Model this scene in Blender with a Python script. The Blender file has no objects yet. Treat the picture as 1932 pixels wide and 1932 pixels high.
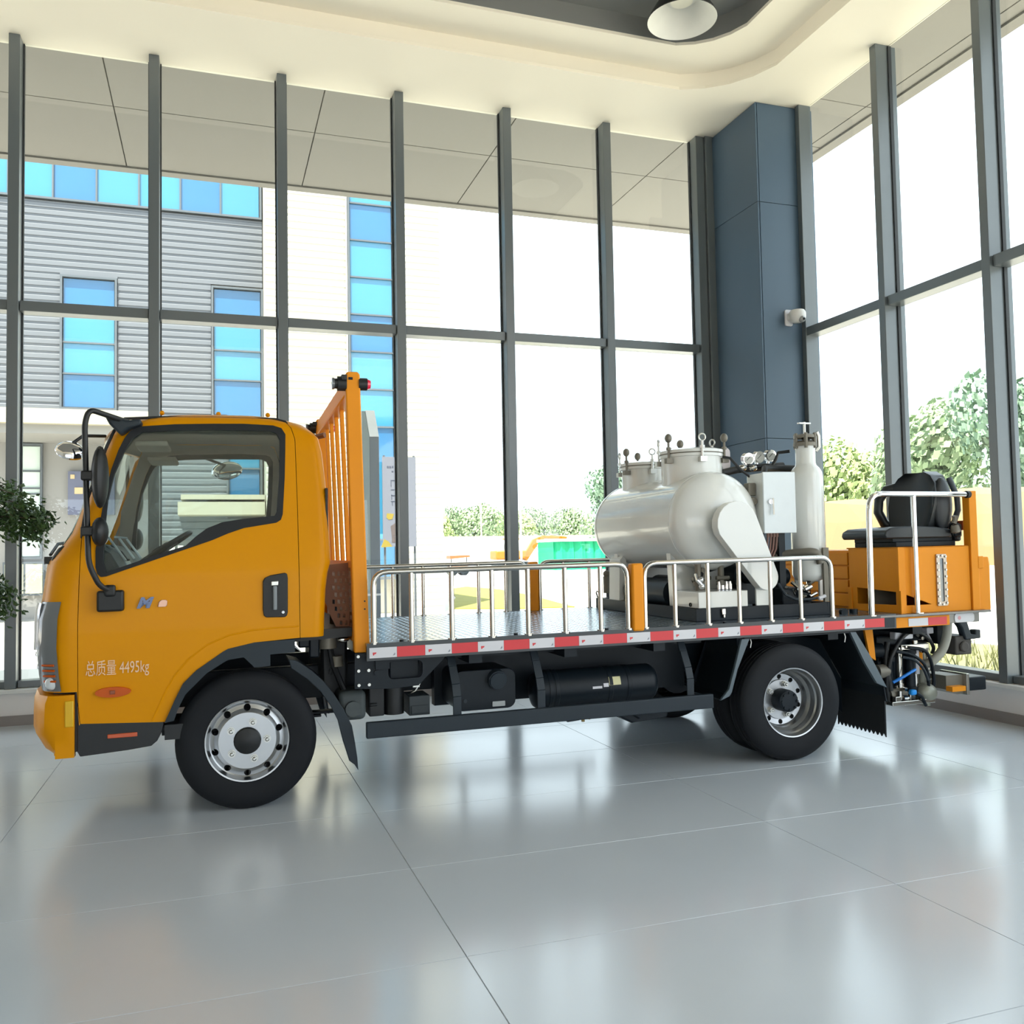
import bpy, bmesh, math, random
from mathutils import Vector, Matrix
from mathutils.geometry import tessellate_polygon
random.seed(7)
SC = bpy.context.scene
COL = SC.collection
PI = math.pi

# ------------------------------------------------------------------ camera
YAW, PITCH, ROLL, FPX = 0.3255, 0.04523, -0.01842, 1672.6
def camera():
    cy, sy, cp, sp = math.cos(YAW), math.sin(YAW), math.cos(PITCH), math.sin(PITCH)
    f = Vector((sy*cp, cy*cp, sp)); r = Vector((cy, -sy, 0)); u = r.cross(f)
    cr, sr = math.cos(ROLL), math.sin(ROLL)
    R = r*cr + u*sr; U = -r*sr + u*cr
    c = bpy.data.cameras.new('camera'); o = bpy.data.objects.new('camera', c); COL.objects.link(o)
    m = Matrix((R, U, -f)).transposed().to_4x4(); m.translation = (0, 0, 1.4)
    o.matrix_world = m
    c.sensor_width = 36.0; c.lens = FPX/1932*36.0; c.clip_end = 600; c.clip_start = 0.05
    SC.camera = o
camera()

# ------------------------------------------------------------------ sky, sun, exposure
w = bpy.data.worlds.new('hazy_sky'); SC.world = w; w.use_nodes = True
nt = w.node_tree; bg = nt.nodes['Background']
bg.inputs[0].default_value = (0.83, 0.925, 1.0, 1); bg.inputs[1].default_value = 3.2
sun = bpy.data.lights.new('sun', 'SUN'); sun.energy = 19.0; sun.angle = math.radians(0.6); sun.color = (1.0, 0.93, 0.80)
so = bpy.data.objects.new('sun', sun); COL.objects.link(so)
so.rotation_euler = Vector((-0.20, -0.33, 0.92)).to_track_quat('Z', 'Y').to_euler()
vs = SC.view_settings
vs.view_transform = 'Standard'; vs.look = 'None'; vs.gamma = 1.0; vs.use_curve_mapping = False
vs.exposure = 0.0

# ------------------------------------------------------------------ materials (all procedural)
MATS = {}
def srgb(h):
    h = h.lstrip('#'); v = [int(h[i:i+2], 16)/255 for i in (0, 2, 4)]
    return tuple(c/12.92 if c <= 0.04045 else ((c+0.055)/1.055)**2.4 for c in v)
def mat(name, col, rough=0.5, metal=0.0, var=0.06, scale=8.0, bump=0.0, coat=0.0, spec=0.5, emit=None):
    if name in MATS: return MATS[name]
    if isinstance(col, str): col = srgb(col)
    m = bpy.data.materials.new(name); m.use_nodes = True; t = m.node_tree
    b = t.nodes['Principled BSDF']
    b.inputs['Roughness'].default_value = rough; b.inputs['Metallic'].default_value = metal
    b.inputs['Specular IOR Level'].default_value = spec
    if coat: b.inputs['Coat Weight'].default_value = coat; b.inputs['Coat Roughness'].default_value = 0.04
    tc = t.nodes.new('ShaderNodeTexCoord'); n = t.nodes.new('ShaderNodeTexNoise')
    n.inputs['Scale'].default_value = scale; n.inputs['Detail'].default_value = 4
    t.links.new(tc.outputs['Object'], n.inputs['Vector'])
    mx = t.nodes.new('ShaderNodeMix'); mx.data_type = 'RGBA'
    mx.inputs[6].default_value = tuple(max(0, c*(1-var)) for c in col)+(1,)
    mx.inputs[7].default_value = tuple(min(1, c*(1+var)) for c in col)+(1,)
    t.links.new(n.outputs['Fac'], mx.inputs[0]); t.links.new(mx.outputs[2], b.inputs['Base Color'])
    if bump:
        bp = t.nodes.new('ShaderNodeBump'); bp.inputs['Strength'].default_value = bump; bp.inputs['Distance'].default_value = 0.01
        t.links.new(n.outputs['Fac'], bp.inputs['Height']); t.links.new(bp.outputs[0], b.inputs['Normal'])
    if emit:
        b.inputs['Emission Color'].default_value = tuple(emit[:3])+(1,); b.inputs['Emission Strength'].default_value = emit[3]
    MATS[name] = m
    return m
def glass(name, tint=(0.95, 0.98, 0.98), refl=1.0, rough=0.0):
    if name in MATS: return MATS[name]
    m = bpy.data.materials.new(name); m.use_nodes = True; t = m.node_tree
    for n in list(t.nodes): t.nodes.remove(n)
    out = t.nodes.new('ShaderNodeOutputMaterial'); tr = t.nodes.new('ShaderNodeBsdfTransparent'); gl = t.nodes.new('ShaderNodeBsdfGlossy')
    tr.inputs[0].default_value = tint+(1,); gl.inputs['Roughness'].default_value = rough
    fr = t.nodes.new('ShaderNodeLayerWeight'); fr.inputs[0].default_value = 0.5
    pw = t.nodes.new('ShaderNodeMath'); pw.operation = 'POWER'; pw.inputs[1].default_value = 5.0
    mu = t.nodes.new('ShaderNodeMath'); mu.operation = 'MULTIPLY_ADD'; mu.inputs[1].default_value = 0.9*refl; mu.inputs[2].default_value = 0.04*refl
    t.links.new(fr.outputs['Facing'], pw.inputs[0])
    mx = t.nodes.new('ShaderNodeMixShader')
    t.links.new(pw.outputs[0], mu.inputs[0]); t.links.new(mu.outputs[0], mx.inputs[0])
    t.links.new(tr.outputs[0], mx.inputs[1]); t.links.new(gl.outputs[0], mx.inputs[2]); t.links.new(mx.outputs[0], out.inputs[0])
    MATS[name] = m
    return m

# ------------------------------------------------------------------ mesh building
CTX = {'off': Vector((0, 0, 0)), 'tilt': 0.0}
class MB:
    def __init__(s): s.v = []; s.f = []; s.m = []
    def add(s, vs, fs, mi=0):
        k = len(s.v); s.v += [Vector(p) for p in vs]; s.f += [[i+k for i in f] for f in fs]; s.m += [mi]*len(fs); return s
    def box(s, a, b, mi=0):
        x0, y0, z0 = (min(a[i], b[i]) for i in range(3)); x1, y1, z1 = (max(a[i], b[i]) for i in range(3))
        return s.add([(x0,y0,z0),(x1,y0,z0),(x1,y1,z0),(x0,y1,z0),(x0,y0,z1),(x1,y0,z1),(x1,y1,z1),(x0,y1,z1)],
                     [(0,3,2,1),(4,5,6,7),(0,1,5,4),(1,2,6,5),(2,3,7,6),(3,0,4,7)], mi)
    def beam(s, p, q, w, h, up=(0,0,1), mi=0):
        p, q = Vector(p), Vector(q); d = (q-p).normalized(); u = Vector(up); r = d.cross(u)
        if r.length < 1e-4: r = d.cross(Vector((0,1,0)))
        r.normalize(); u = r.cross(d)
        c = [(-1,-1),(1,-1),(1,1),(-1,1)]
        vs = [e + r*(a*w/2) + u*(b*h/2) for e in (p, q) for a, b in c]
        return s.add(vs, [(3,2,1,0),(4,5,6,7),(0,1,5,4),(1,2,6,5),(2,3,7,6),(3,0,4,7)], mi)
    def cyl(s, p, q, r, n=16, r2=None, mi=0, cap=True):
        p, q = Vector(p), Vector(q); r2 = r if r2 is None else r2
        d = (q-p).normalized(); a = d.orthogonal().normalized(); b = d.cross(a)
        vs = []
        for e, rr in ((p, r), (q, r2)):
            vs += [e + (a*math.cos(2*PI*i/n) + b*math.sin(2*PI*i/n))*rr for i in range(n)]
        fs = [(i, (i+1) % n, n+(i+1) % n, n+i) for i in range(n)]
        if cap: fs += [tuple(range(n-1, -1, -1)), tuple(range(n, 2*n))]
        return s.add(vs, fs, mi)
    def tube(s, pts, r, n=8, mi=0, round_r=0.0, closed=False, cap=True):
        pts = [Vector(p) for p in pts]
        if round_r: pts = fillet(pts, round_r)
        N = len(pts); vs = []; prev = None
        for i, p in enumerate(pts):
            if closed: t = (pts[(i+1) % N]-pts[i-1]).normalized()
            else: t = (pts[min(i+1, N-1)]-pts[max(i-1, 0)]).normalized()
            if prev is None: a = t.orthogonal().normalized()
            else:
                a = prev - t*prev.dot(t)
                a = a.normalized() if a.length > 1e-6 else t.orthogonal().normalized()
            prev = a; b = t.cross(a)
            rr = r[i] if isinstance(r, (list, tuple)) else r
            vs += [p + (a*math.cos(2*PI*k/n)+b*math.sin(2*PI*k/n))*rr for k in range(n)]
        fs = []
        for i in range(N if closed else N-1):
            j = (i+1) % N
            fs += [(i*n+k, i*n+(k+1) % n, j*n+(k+1) % n, j*n+k) for k in range(n)]
        if cap and not closed: fs += [tuple(range(n-1, -1, -1)), tuple(range((N-1)*n, N*n))]
        return s.add(vs, fs, mi)
    def lathe(s, prof, c, axis, n=32, mi=0, closed=False):
        """prof: (radius, distance along axis) from the point c."""
        c = Vector(c); d = Vector(axis).normalized(); a = d.orthogonal().normalized(); b = d.cross(a)
        vs = []; P = len(prof)
        for r, h in prof:
            vs += [c + d*h + (a*math.cos(2*PI*i/n)+b*math.sin(2*PI*i/n))*max(r, 1e-5) for i in range(n)]
        fs = []
        for k in range(P if closed else P-1):
            l = (k+1) % P
            fs += [(k*n+i, k*n+(i+1) % n, l*n+(i+1) % n, l*n+i) for i in range(n)]
        return s.add(vs, fs, mi)
    def sphere(s, c, r, n=12, m=8, sc=(1,1,1), mi=0):
        c = Vector(c); vs = [c+Vector((0,0,-r*sc[2]))]
        for j in range(1, m):
            t = -PI/2+PI*j/m
            vs += [c+Vector((r*sc[0]*math.cos(t)*math.cos(2*PI*i/n), r*sc[1]*math.cos(t)*math.sin(2*PI*i/n), r*sc[2]*math.sin(t))) for i in range(n)]
        vs.append(c+Vector((0,0,r*sc[2])))
        fs = [(0, 1+(i+1) % n, 1+i) for i in range(n)]
        for j in range(m-2):
            o = 1+j*n; fs += [(o+i, o+(i+1) % n, o+n+(i+1) % n, o+n+i) for i in range(n)]
        o = 1+(m-2)*n; e = len(vs)-1
        fs += [(o+i, o+(i+1) % n, e) for i in range(n)]
        return s.add(vs, fs, mi)
    def prism(s, poly, axis, d0, d1, holes=(), mi=0):
        """extrude a 2-D polygon (with holes) along an axis: 'y' takes (x,z), 'x' takes (y,z), 'z' takes (x,y)."""
        def P(p, d): return {'y': (p[0], d, p[1]), 'x': (d, p[0], p[1]), 'z': (p[0], p[1], d)}[axis]
        loops = [list(poly)]+[list(h) for h in holes]
        flat = [p for l in loops for p in l]; n = len(flat)
        tri = tessellate_polygon([[Vector((p[0], p[1], 0)) for p in l] for l in loops])
        vs = [P(p, d0) for p in flat]+[P(p, d1) for p in flat]
        fs = [tuple(t) for t in tri]+[tuple(i+n for i in reversed(t)) for t in tri]
        k = 0
        for l in loops:
            L = len(l); fs += [(k+i, k+(i+1) % L, n+k+(i+1) % L, n+k+i) for i in range(L)]; k += L
        return s.add(vs, fs, mi)
    def mesh(s, name, fix=True, cuts=None, warp=None, weld=True):
        me = bpy.data.meshes.new(name); bm = bmesh.new()
        bv = [bm.verts.new(p) for p in s.v]
        for f, mi in zip(s.f, s.m):
            try: fc = bm.faces.new([bv[i] for i in f]); fc.material_index = mi
            except ValueError: pass
        if weld: bmesh.ops.remove_doubles(bm, verts=bm.verts, dist=1e-5)
        for co, no in (cuts or ()):
            bmesh.ops.bisect_plane(bm, geom=bm.verts[:]+bm.edges[:]+bm.faces[:], plane_co=co, plane_no=no, dist=1e-5)
        if warp:
            for v in bm.verts: v.co = warp(v.co)
        if fix: bmesh.ops.recalc_face_normals(bm, faces=bm.faces)
        bm.to_mesh(me); bm.free()
        return me
    def build(s, name, m, parent=None, smooth=40, bevel=0.0, cuts=None, warp=None, bseg=2, label=None, kind=None):
        return place(name, s.mesh(name, cuts=cuts, warp=warp), m, parent, smooth, bevel, bseg, label, kind)
def place(name, me, m, parent=None, smooth=40, bevel=0.0, bseg=2, label=None, kind=None):
    off, t = CTX['off'], CTX['tilt']
    if t or off.length:
        for v in me.vertices:
            c = v.co; v.co = (c.x-off.x, c.y-off.y, c.z+t*c.x-off.z)
    for x in (m if isinstance(m, (list, tuple)) else [m] if m else []): me.materials.append(x)
    if smooth: shade(me, smooth)
    o = bpy.data.objects.new(name, me); COL.objects.link(o)
    if parent: o.parent = parent
    if bevel:
        b = o.modifiers.new('bevel', 'BEVEL'); b.width = bevel; b.segments = bseg; b.limit_method = 'ANGLE'; b.angle_limit = math.radians(40); b.harden_normals = False
    if label: o['label'] = label
    if kind: o['kind'] = kind
    return o
def shade(me, ang):
    me.polygons.foreach_set('use_smooth', [True]*len(me.polygons)); me.set_sharp_from_angle(angle=math.radians(ang)); me.update()
def fillet(pts, r, n=5):
    out = [pts[0]]
    for i in range(1, len(pts)-1):
        a, b, c = pts[i-1], pts[i], pts[i+1]
        u, v = (a-b), (c-b); d = min(r, u.length*0.49, v.length*0.49); p0 = b+u.normalized()*d; p1 = b+v.normalized()*d
        for k in range(n+1):
            t = k/n; out.append(p0*(1-t)**2+b*2*t*(1-t)+p1*t*t)
    out.append(pts[-1]); return out
def rrect(x0, y0, x1, y1, r, n=4):
    o = []
    for cx, cy, a in ((x1-r, y1-r, 0), (x0+r, y1-r, 90), (x0+r, y0+r, 180), (x1-r, y0+r, 270)):
        o += [(cx+r*math.cos(math.radians(a+90*k/n)), cy+r*math.sin(math.radians(a+90*k/n))) for k in range(n+1)]
    return o
def interp(x, T):
    if x <= T[0][0]: return T[0][1]
    for (a, b), (c, d) in zip(T, T[1:]):
        if x <= c: return b+(d-b)*(x-a)/(c-a)
    return T[-1][1]
def thing(name, label, cat, loc=(0,0,0), rz=0.0, group=None):
    o = bpy.data.objects.new(name, None); COL.objects.link(o); o.location = loc; o.rotation_euler = (0, 0, rz); o.empty_display_size = 0.1
    return tag(o, label, cat, group)
def tag(o, label=None, cat=None, group=None, kind=None):
    if label: o['label'] = label
    if cat: o['category'] = cat
    if group: o['group'] = group
    if kind: o['kind'] = kind
    return o
def dup(o, parent=None, loc=None, rot=None, tree=True):
    c = o.copy(); COL.objects.link(c); c.parent = parent
    if loc is not None: c.location = loc
    if rot is not None: c.rotation_euler = rot
    if tree:
        for ch in list(o.children): dup(ch, c)
    return c
def boolean(me, cutter, op='DIFFERENCE'):
    a = bpy.data.objects.new('tmp_a', me); b = bpy.data.objects.new('tmp_b', cutter); COL.objects.link(a); COL.objects.link(b)
    m = a.modifiers.new('b', 'BOOLEAN'); m.operation = op; m.object = b; m.solver = 'EXACT'
    bpy.context.view_layer.update(); dg = bpy.context.evaluated_depsgraph_get()
    r = bpy.data.meshes.new_from_object(a.evaluated_get(dg))
    bpy.data.objects.remove(a); bpy.data.objects.remove(b)
    return r
def text_mesh(body, size, depth=0.001, shear=0.0, bold=0.0):
    c = bpy.data.curves.new('txt', 'FONT'); c.body = body; c.size = size; c.extrude = depth; c.shear = shear; c.offset = bold; c.resolution_u = 3
    o = bpy.data.objects.new('txt', c); COL.objects.link(o); bpy.context.view_layer.update()
    r = bpy.data.meshes.new_from_object(o.evaluated_get(bpy.context.evaluated_depsgraph_get())); bpy.data.objects.remove(o)
    r.materials.clear()
    return r

# ------------------------------------------------------------------ shared materials
M_white = mat('white_plaster', '#d9d6cb', 0.7, var=0.02, scale=3)
M_ceil = mat('cream_ceiling_paint', (0.92, 0.845, 0.70), 0.75, var=0.015, scale=2)
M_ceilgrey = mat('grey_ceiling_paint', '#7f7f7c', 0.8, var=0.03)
M_sill = mat('pale_sill_wall', '#eae7e6', 0.6, var=0.03)
M_stone = mat('sill_stone', '#dfe0de', 0.35, var=0.03)
M_base = mat('grey_baseboard', '#8f8886', 0.6, var=0.04)
M_frame = mat('grey_window_frame', '#5c6366', 0.30, var=0.04, spec=0.9)
M_gask = mat('black_gasket', '#2b2d2f', 0.6)
M_glass = glass('window_glass', (0.955, 0.985, 0.985), 1.0)
M_col = mat('slate_column_panel', '#465a6c', 0.45, var=0.05, scale=1.5)
# ================================================================== THE ROOM
ZC = 6.07
def S(o): o['kind'] = 'structure'; return o
# floor: large glossy tiles, each its own piece over a grout bed
def floor_mat():
    m = mat('polished_floor_tile', (0.555, 0.605, 0.655), 0.2, var=0.05, scale=1.2, spec=1.0)
    b = m.node_tree.nodes['Principled BSDF']; t = m.node_tree
    n = t.nodes.new('ShaderNodeTexNoise'); n.inputs['Scale'].default_value = 2.2; n.inputs['Detail'].default_value = 6
    mr = t.nodes.new('ShaderNodeMapRange'); mr.inputs[3].default_value = 0.15; mr.inputs[4].default_value = 0.23
    t.links.new(n.outputs['Fac'], mr.inputs[0]); t.links.new(mr.outputs[0], b.inputs['Roughness'])
    return m
M_floor = floor_mat()
M_grout = mat('floor_grout', '#9da1a4', 0.8)
fl = S(MB().box((-9.2, -6.5, -0.14), (5.86, 8.62, -0.003)).build('floor', M_grout))
TX, TY, G = 1.84, 0.92, 0.0012
tile_mesh = {}
def tile(x0, x1, y0, y1):
    k = (round(x1-x0, 3), round(y1-y0, 3))
    if k not in tile_mesh:
        b = MB(); w, d = k; c = 0.0012
        vs = [(G, G, -0.003), (w-G, G, -0.003), (w-G, d-G, -0.003), (G, d-G, -0.003), (G+c, G+c, 0), (w-G-c, G+c, 0), (w-G-c, d-G-c, 0), (G+c, d-G-c, 0)]
        b.add(vs, [(4,5,6,7), (0,1,5,4), (1,2,6,5), (2,3,7,6), (3,0,4,7)])
        me = b.mesh('tile'); me.materials.append(M_floor); tile_mesh[k] = me
    o = bpy.data.objects.new('tile', tile_mesh[k]); COL.objects.link(o); o.parent = fl; o.location = (x0, y0, 0)
xs = [0.83+TX*k for k in range(-6, 3)]; xs = [x for x in xs if -9.2 < x < 5.85]; xs = [-9.2]+xs+[5.85]
ys = [2.12+TY*k for k in range(-10, 8)]; ys = [y for y in ys if -6.5 < y < 8.6]; ys = [-6.5]+ys+[8.6]
for a, b in zip(xs, xs[1:]):
    for c, d in zip(ys, ys[1:]): tile(a, b, c, d)

# ceiling: flat drop ceiling with a two-step tray
def octo(x0, y0, x1, y1, c, n=4):
    """rectangle with softly curved, chamfer-like corners"""
    o = []
    for px, py, sx, sy in ((x1, y1, -1, -1), (x0, y1, 1, -1), (x0, y0, 1, 1), (x1, y0, -1, 1)):
        a = Vector((px, py+sy*c)); b = Vector((px+sx*c, py)); m = Vector((px, py))*0.55+(a+b)*0.5*0.45
        q = [a*(1-t)**2+m*2*t*(1-t)+b*t*t for t in [k/n for k in range(n+1)]]
        if (sx, sy) in ((1, -1), (-1, 1)): q.reverse()
        o += [(v.x, v.y) for v in q]
    return o
T1 = octo(-7.4, -4.2, 5.19, 7.79, 0.68); T2 = octo(-6.9, -3.7, 4.70, 7.34, 0.48)
cl = S(MB().prism([(-9.2, -6.5), (6.02, -6.5), (6.02, 8.82), (-9.2, 8.82)], 'z', ZC, ZC+0.03, [T1]).build('ceiling', M_ceil, smooth=0))
def ring(loop, z0, z1, t=0.02):
    b = MB(); n = len(loop); c = Vector((sum(p[0] for p in loop)/n, sum(p[1] for p in loop)/n))
    out = [tuple(c+(Vector(p)-c)*1.004) for p in loop]
    return b.prism(out, 'z', z0, z1, [loop])
ring(T1, ZC+0.0305, ZC+0.16).build('tray_lip', M_ceil, cl, 30)
MB().prism(octo(-7.5, -4.3, 5.3, 7.9, 0.68), 'z', ZC+0.16, ZC+0.19, [T2]).build('tray_shelf', M_ceil, cl, 0)
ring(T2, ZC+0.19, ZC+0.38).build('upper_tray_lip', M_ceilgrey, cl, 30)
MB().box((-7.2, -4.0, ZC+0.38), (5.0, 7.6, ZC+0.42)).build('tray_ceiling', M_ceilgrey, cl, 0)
MB().box((-9.4, -6.7, ZC+0.45), (6.05, 8.85, ZC+0.8)).build('roof_slab', M_white, cl, 0)

# low walls under the glazing
wb = S(MB().box((-9.2, 8.60, -0.10), (5.38, 8.85, 0.27)).build('wall_back', M_sill, smooth=0))
MB().box((-9.2, 8.565, 0.27), (5.40, 8.90, 0.305)).build('sill_slab', M_stone, wb, 0, 0.006)
bb = S(MB().box((-9.2, 8.585, 0.0), (5.38, 8.60, 0.085)).build('baseboard_back', M_base, smooth=0))
wr = S(MB().box((5.85, -6.5, -0.10), (6.12, 7.76, 0.27)).build('wall_right', M_sill, smooth=0))
MB().box((5.815, -6.5, 0.27), (6.17, 7.76, 0.305)).build('sill_slab', M_stone, wr, 0, 0.006)
br = S(MB().box((5.835, -6.5, 0.0), (5.85, 7.76, 0.085)).build('baseboard_right', M_base, smooth=0))
# corner column, two cladding panels with a visible joint
co = S(MB().box((5.40, 7.78, -0.05), (6.10, 8.9, ZC)).build('column', M_col, smooth=0))
for z0, z1 in ((0.0, 2.52), (2.525, 5.0), (5.005, ZC-0.02)):
    MB().box((5.405, 7.76, z0), (6.05, 7.78, z1)).build('cladding_panel', M_col, co, 0, 0.003)
    MB().box((5.38, 7.762, z0), (5.40, 8.6, z1)).build('cladding_panel', M_col, co, 0, 0.003)
# glazing: one window per bay
ZT0, ZT1 = 3.60, 3.69
def bay_back(n, x0, x1, last=False):
    w = S(thing('window_%d' % n, None, None, (x0, 8.63, 0.305)))
    CTX['off'] = Vector((x0, 8.63, 0.305))
    MB().box((x0-0.045, 8.63, 0.305), (x0+0.045, 8.80, ZC)).box((x0-0.03, 8.80, 0.305), (x0+0.03, 8.86, ZC)).build('mullion', M_frame, w, 0, 0.004)
    MB().box((x0+0.047, 8.765, 0.31), (x0+0.058, 8.80, ZC-0.01)).build('gasket', M_gask, w, 0)
    MB().box((x1-0.058, 8.765, 0.31), (x1-0.047, 8.80, ZC-0.01)).build('gasket', M_gask, w, 0)
    MB().box((x0+0.05, 8.66, ZT0), (x1-0.05, 8.82, ZT1)).build('transom', M_frame, w, 0, 0.004)
    MB().box((x0+0.05, 8.68, 0.306), (x1-0.05, 8.82, 0.365)).build('bottom_rail', M_frame, w, 0, 0.004)
    MB().box((x0+0.05, 8.78, 0.366), (x1-0.05, 8.79, ZT0)).build('lower_pane', M_glass, w, 0)
    MB().box((x0+0.05, 8.78, ZT1), (x1-0.05, 8.79, ZC)).build('upper_pane', M_glass, w, 0)
    if last: MB().box((x1-0.045, 8.63, 0.305), (x1+0.055, 8.80, ZC)).box((x1+0.06, 8.60, 0.305), (x1+0.165, 8.80, ZC)).build('mullion', M_frame, w, 0, 0.004)
    CTX['off'] = Vector((0, 0, 0))
MX = [-1.655+1.148*k for k in range(-6, 7)]; n = 1
for i in range(len(MX)-1):
    if MX[i+1] < -3.2: continue
    bay_back(n, MX[i], MX[i+1], i == len(MX)-2); n += 1
# remaining glazed bays further left, out of frame
def bay_right(n, y0, y1, first=False):
    """y0 is the end nearer the camera"""
    w = S(thing('window_%d' % n, None, None, (5.85, y0, 0.305)))
    CTX['off'] = Vector((5.85, y0, 0.305))
    MB().box((5.85, y0-0.04, 0.305), (6.02, y0+0.04, ZC)).box((6.02, y0-0.03, 0.305), (6.09, y0+0.03, ZC)).build('mullion', M_frame, w, 0, 0.004)
    MB().box((5.985, y0-0.053, 0.31), (6.02, y0-0.042, ZC-0.01)).build('gasket', M_gask, w, 0)
    MB().box((5.985, y0+0.042, 0.31), (6.02, y0+0.053, ZC-0.01)).build('gasket', M_gask, w, 0)
    MB().box((5.88, y0+0.045, ZT0), (6.04, y1-0.045, ZT1)).build('transom', M_frame, w, 0, 0.004)
    MB().box((5.90, y0+0.045, 0.306), (6.04, y1-0.045, 0.365)).build('bottom_rail', M_frame, w, 0, 0.004)
    MB().box((6.0, y0+0.045, 0.366), (6.01, y1-0.045, ZT0)).build('lower_pane', M_glass, w, 0)
    MB().box((6.0, y0+0.045, ZT1), (6.01, y1-0.045, ZC)).build('upper_pane', M_glass, w, 0)
    if first: MB().box((5.87, y1-0.07, 0.305), (6.02, y1-0.005, ZC)).build('mullion', M_frame, w, 0, 0.004)
    CTX['off'] = Vector((0, 0, 0))
RY = [7.76, 6.56, 5.40, 4.24, 3.08, 1.92, 0.76, -0.40, -1.56, -2.72, -3.88, -5.04, -6.2]
for i in range(len(RY)-1):
    if RY[i] < 3.5: break
    bay_right(n, RY[i+1], RY[i], i == 0); n += 1
# walls behind and beside the camera (never in frame; they close the hall and the front one has an unglazed opening sized to light the room)
M_in = mat('light_interior_wall', '#d4d2cc', 0.7, var=0.02, scale=2)
wl = S(MB().prism([(-6.5, 0), (8.6, 0), (8.6, ZC), (-6.5, ZC)], 'x', -9.2, -9.0, []).build('wall_left', M_in, smooth=0))
wf = S(MB().prism([(-9.2, 0), (6.0, 0), (6.0, ZC), (-9.2, ZC)], 'y', -6.7, -6.5, [[(-4.6, 0.3), (-4.6, 2.9), (4.0, 2.9), (4.0, 0.3)]]).build('wall_front', M_in, smooth=0))
# canopy soffit outside, panel by panel
M_soff = mat('soffit_panel', '#837e77', 0.6, var=0.03, scale=2)
sf = S(MB().box((-9.4, 8.9, 6.34), (7.2, 11.95, 6.6)).box((6.1, -6.6, 6.34), (7.2, 8.9, 6.6)).build('canopy', M_soff, smooth=0))
def soffit(x0, y0, x1, y1): MB().box((x0+0.006, y0+0.006, 6.30), (x1-0.006, y1-0.006, 6.34)).build('panel', M_soff, sf, 0, 0.004)
px = [-9.4, -7.4, -5.28, -3.14, -1.01, 1.13, 3.26, 5.40, 6.93, 7.10]
for a, b in zip(px, px[1:]):
    for c, d in ((8.9, 10.25), (10.25, 11.8)):
        soffit(a, c, b, d)
for c, d in zip([8.9, 7.9, 5.75, 3.6, 1.45, -0.7], [7.9, 5.75, 3.6, 1.45, -0.7, -2.85]):
    soffit(6.10, d, 6.93, c); soffit(6.93, d, 7.10, c)
MB().box((-9.5, 11.8, 6.28), (7.25, 11.95, 6.75)).box((7.10, -6.6, 6.28), (7.25, 11.95, 6.75)).build('fascia', M_soff, sf, 0)
# ================================================================== THE TRUCK
# truck frame: x towards the tail, y away from the camera, z up; the sprung body sits slightly tail-high
SL = 0.008
TRUCK_LOC = Vector((0.182, 6.062, 0.0)); TRUCK_RZ = math.radians(-1.0)
def to_world(p):
    c, s = math.cos(TRUCK_RZ), math.sin(TRUCK_RZ)
    return Vector((TRUCK_LOC.x+c*p[0]-s*p[1], TRUCK_LOC.y+s*p[0]+c*p[1], p[2]+SL*p[0]))
M_paint = mat('amber_cab_paint', (0.72, 0.285, 0.001), 0.36, var=0.02, scale=3, coat=0.04, spec=0.10)
M_or = mat('orange_steel_paint', (0.82, 0.29, 0.016), 0.42, var=0.04, scale=5, coat=0.03, spec=0.15)
M_lin = mat('grey_cab_lining', '#a09a8e', 0.8, var=0.04)
M_blk = mat('black_plastic', '#17191b', 0.5, var=0.1)
M_rub = mat('black_rubber', '#1d1f22', 0.75, var=0.12, scale=20)
M_tire = mat('tire_rubber', '#191b1f', 0.66, var=0.12, scale=15, spec=0.25)
M_chas = mat('dark_chassis_paint', '#131b22', 0.42, var=0.10, scale=6, spec=0.25)
M_guard = mat('dark_grey_guard', '#293138', 0.5, var=0.06, spec=0.3)
M_deckp = mat('dark_deck_paint', '#8795a1', 0.20, metal=0.75, var=0.08, scale=10)
M_alu = mat('machined_aluminium', (0.43, 0.44, 0.45), 0.32, metal=1.0, var=0.05, scale=10)
M_steel = mat('polished_stainless', (0.56, 0.54, 0.50), 0.17, metal=1.0, var=0.05)
M_chrome = mat('chrome', (0.82, 0.82, 0.83), 0.06, metal=1.0, var=0.02)
M_bolt = mat('zinc_bolt', (0.55, 0.55, 0.52), 0.35, metal=1.0)
M_red = mat('red_reflective', '#d63a3f', 0.4, var=0.04)
M_wht = mat('white_reflective', '#d7d6da', 0.4, var=0.03)
M_amb = mat('amber_lens', '#c4540a', 0.35, var=0.08, coat=0.1, spec=0.2)
M_redl = mat('red_lens', '#e0103c', 0.2, coat=0.8)
M_cab_g = glass('cab_glass', (0.86, 0.90, 0.89), 1.0)
M_lens = mat('headlamp_lens', '#65696c', 0.15, var=0.05, coat=0.6)
M_lett = mat('pale_lettering', '#f0c9a0', 0.5)
M_wp = mat('white_equipment_paint', (0.74, 0.75, 0.72), 0.22, var=0.02, coat=0.5)
M_grey = mat('warm_grey_metal', '#7a756a', 0.5, metal=0.3, var=0.1)
truck = thing('flatbed_truck', 'amber yellow flatbed truck with steel side rails and grey deck', 'truck', TRUCK_LOC, TRUCK_RZ)
CTX['tilt'] = SL
XF = [(.52,-1.0),(.72,-1.03),(.9,-1.05),(1.13,-1.045),(1.2,-1.03),(1.40,-1.005),(1.445,-.975),(1.55,-.905),(1.70,-.85),(1.9,-.79),(2.09,-.73),(2.16,-.70),(2.20,-.64),(2.228,-.52),(2.243,-.36),(2.25,-.2)]
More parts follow.
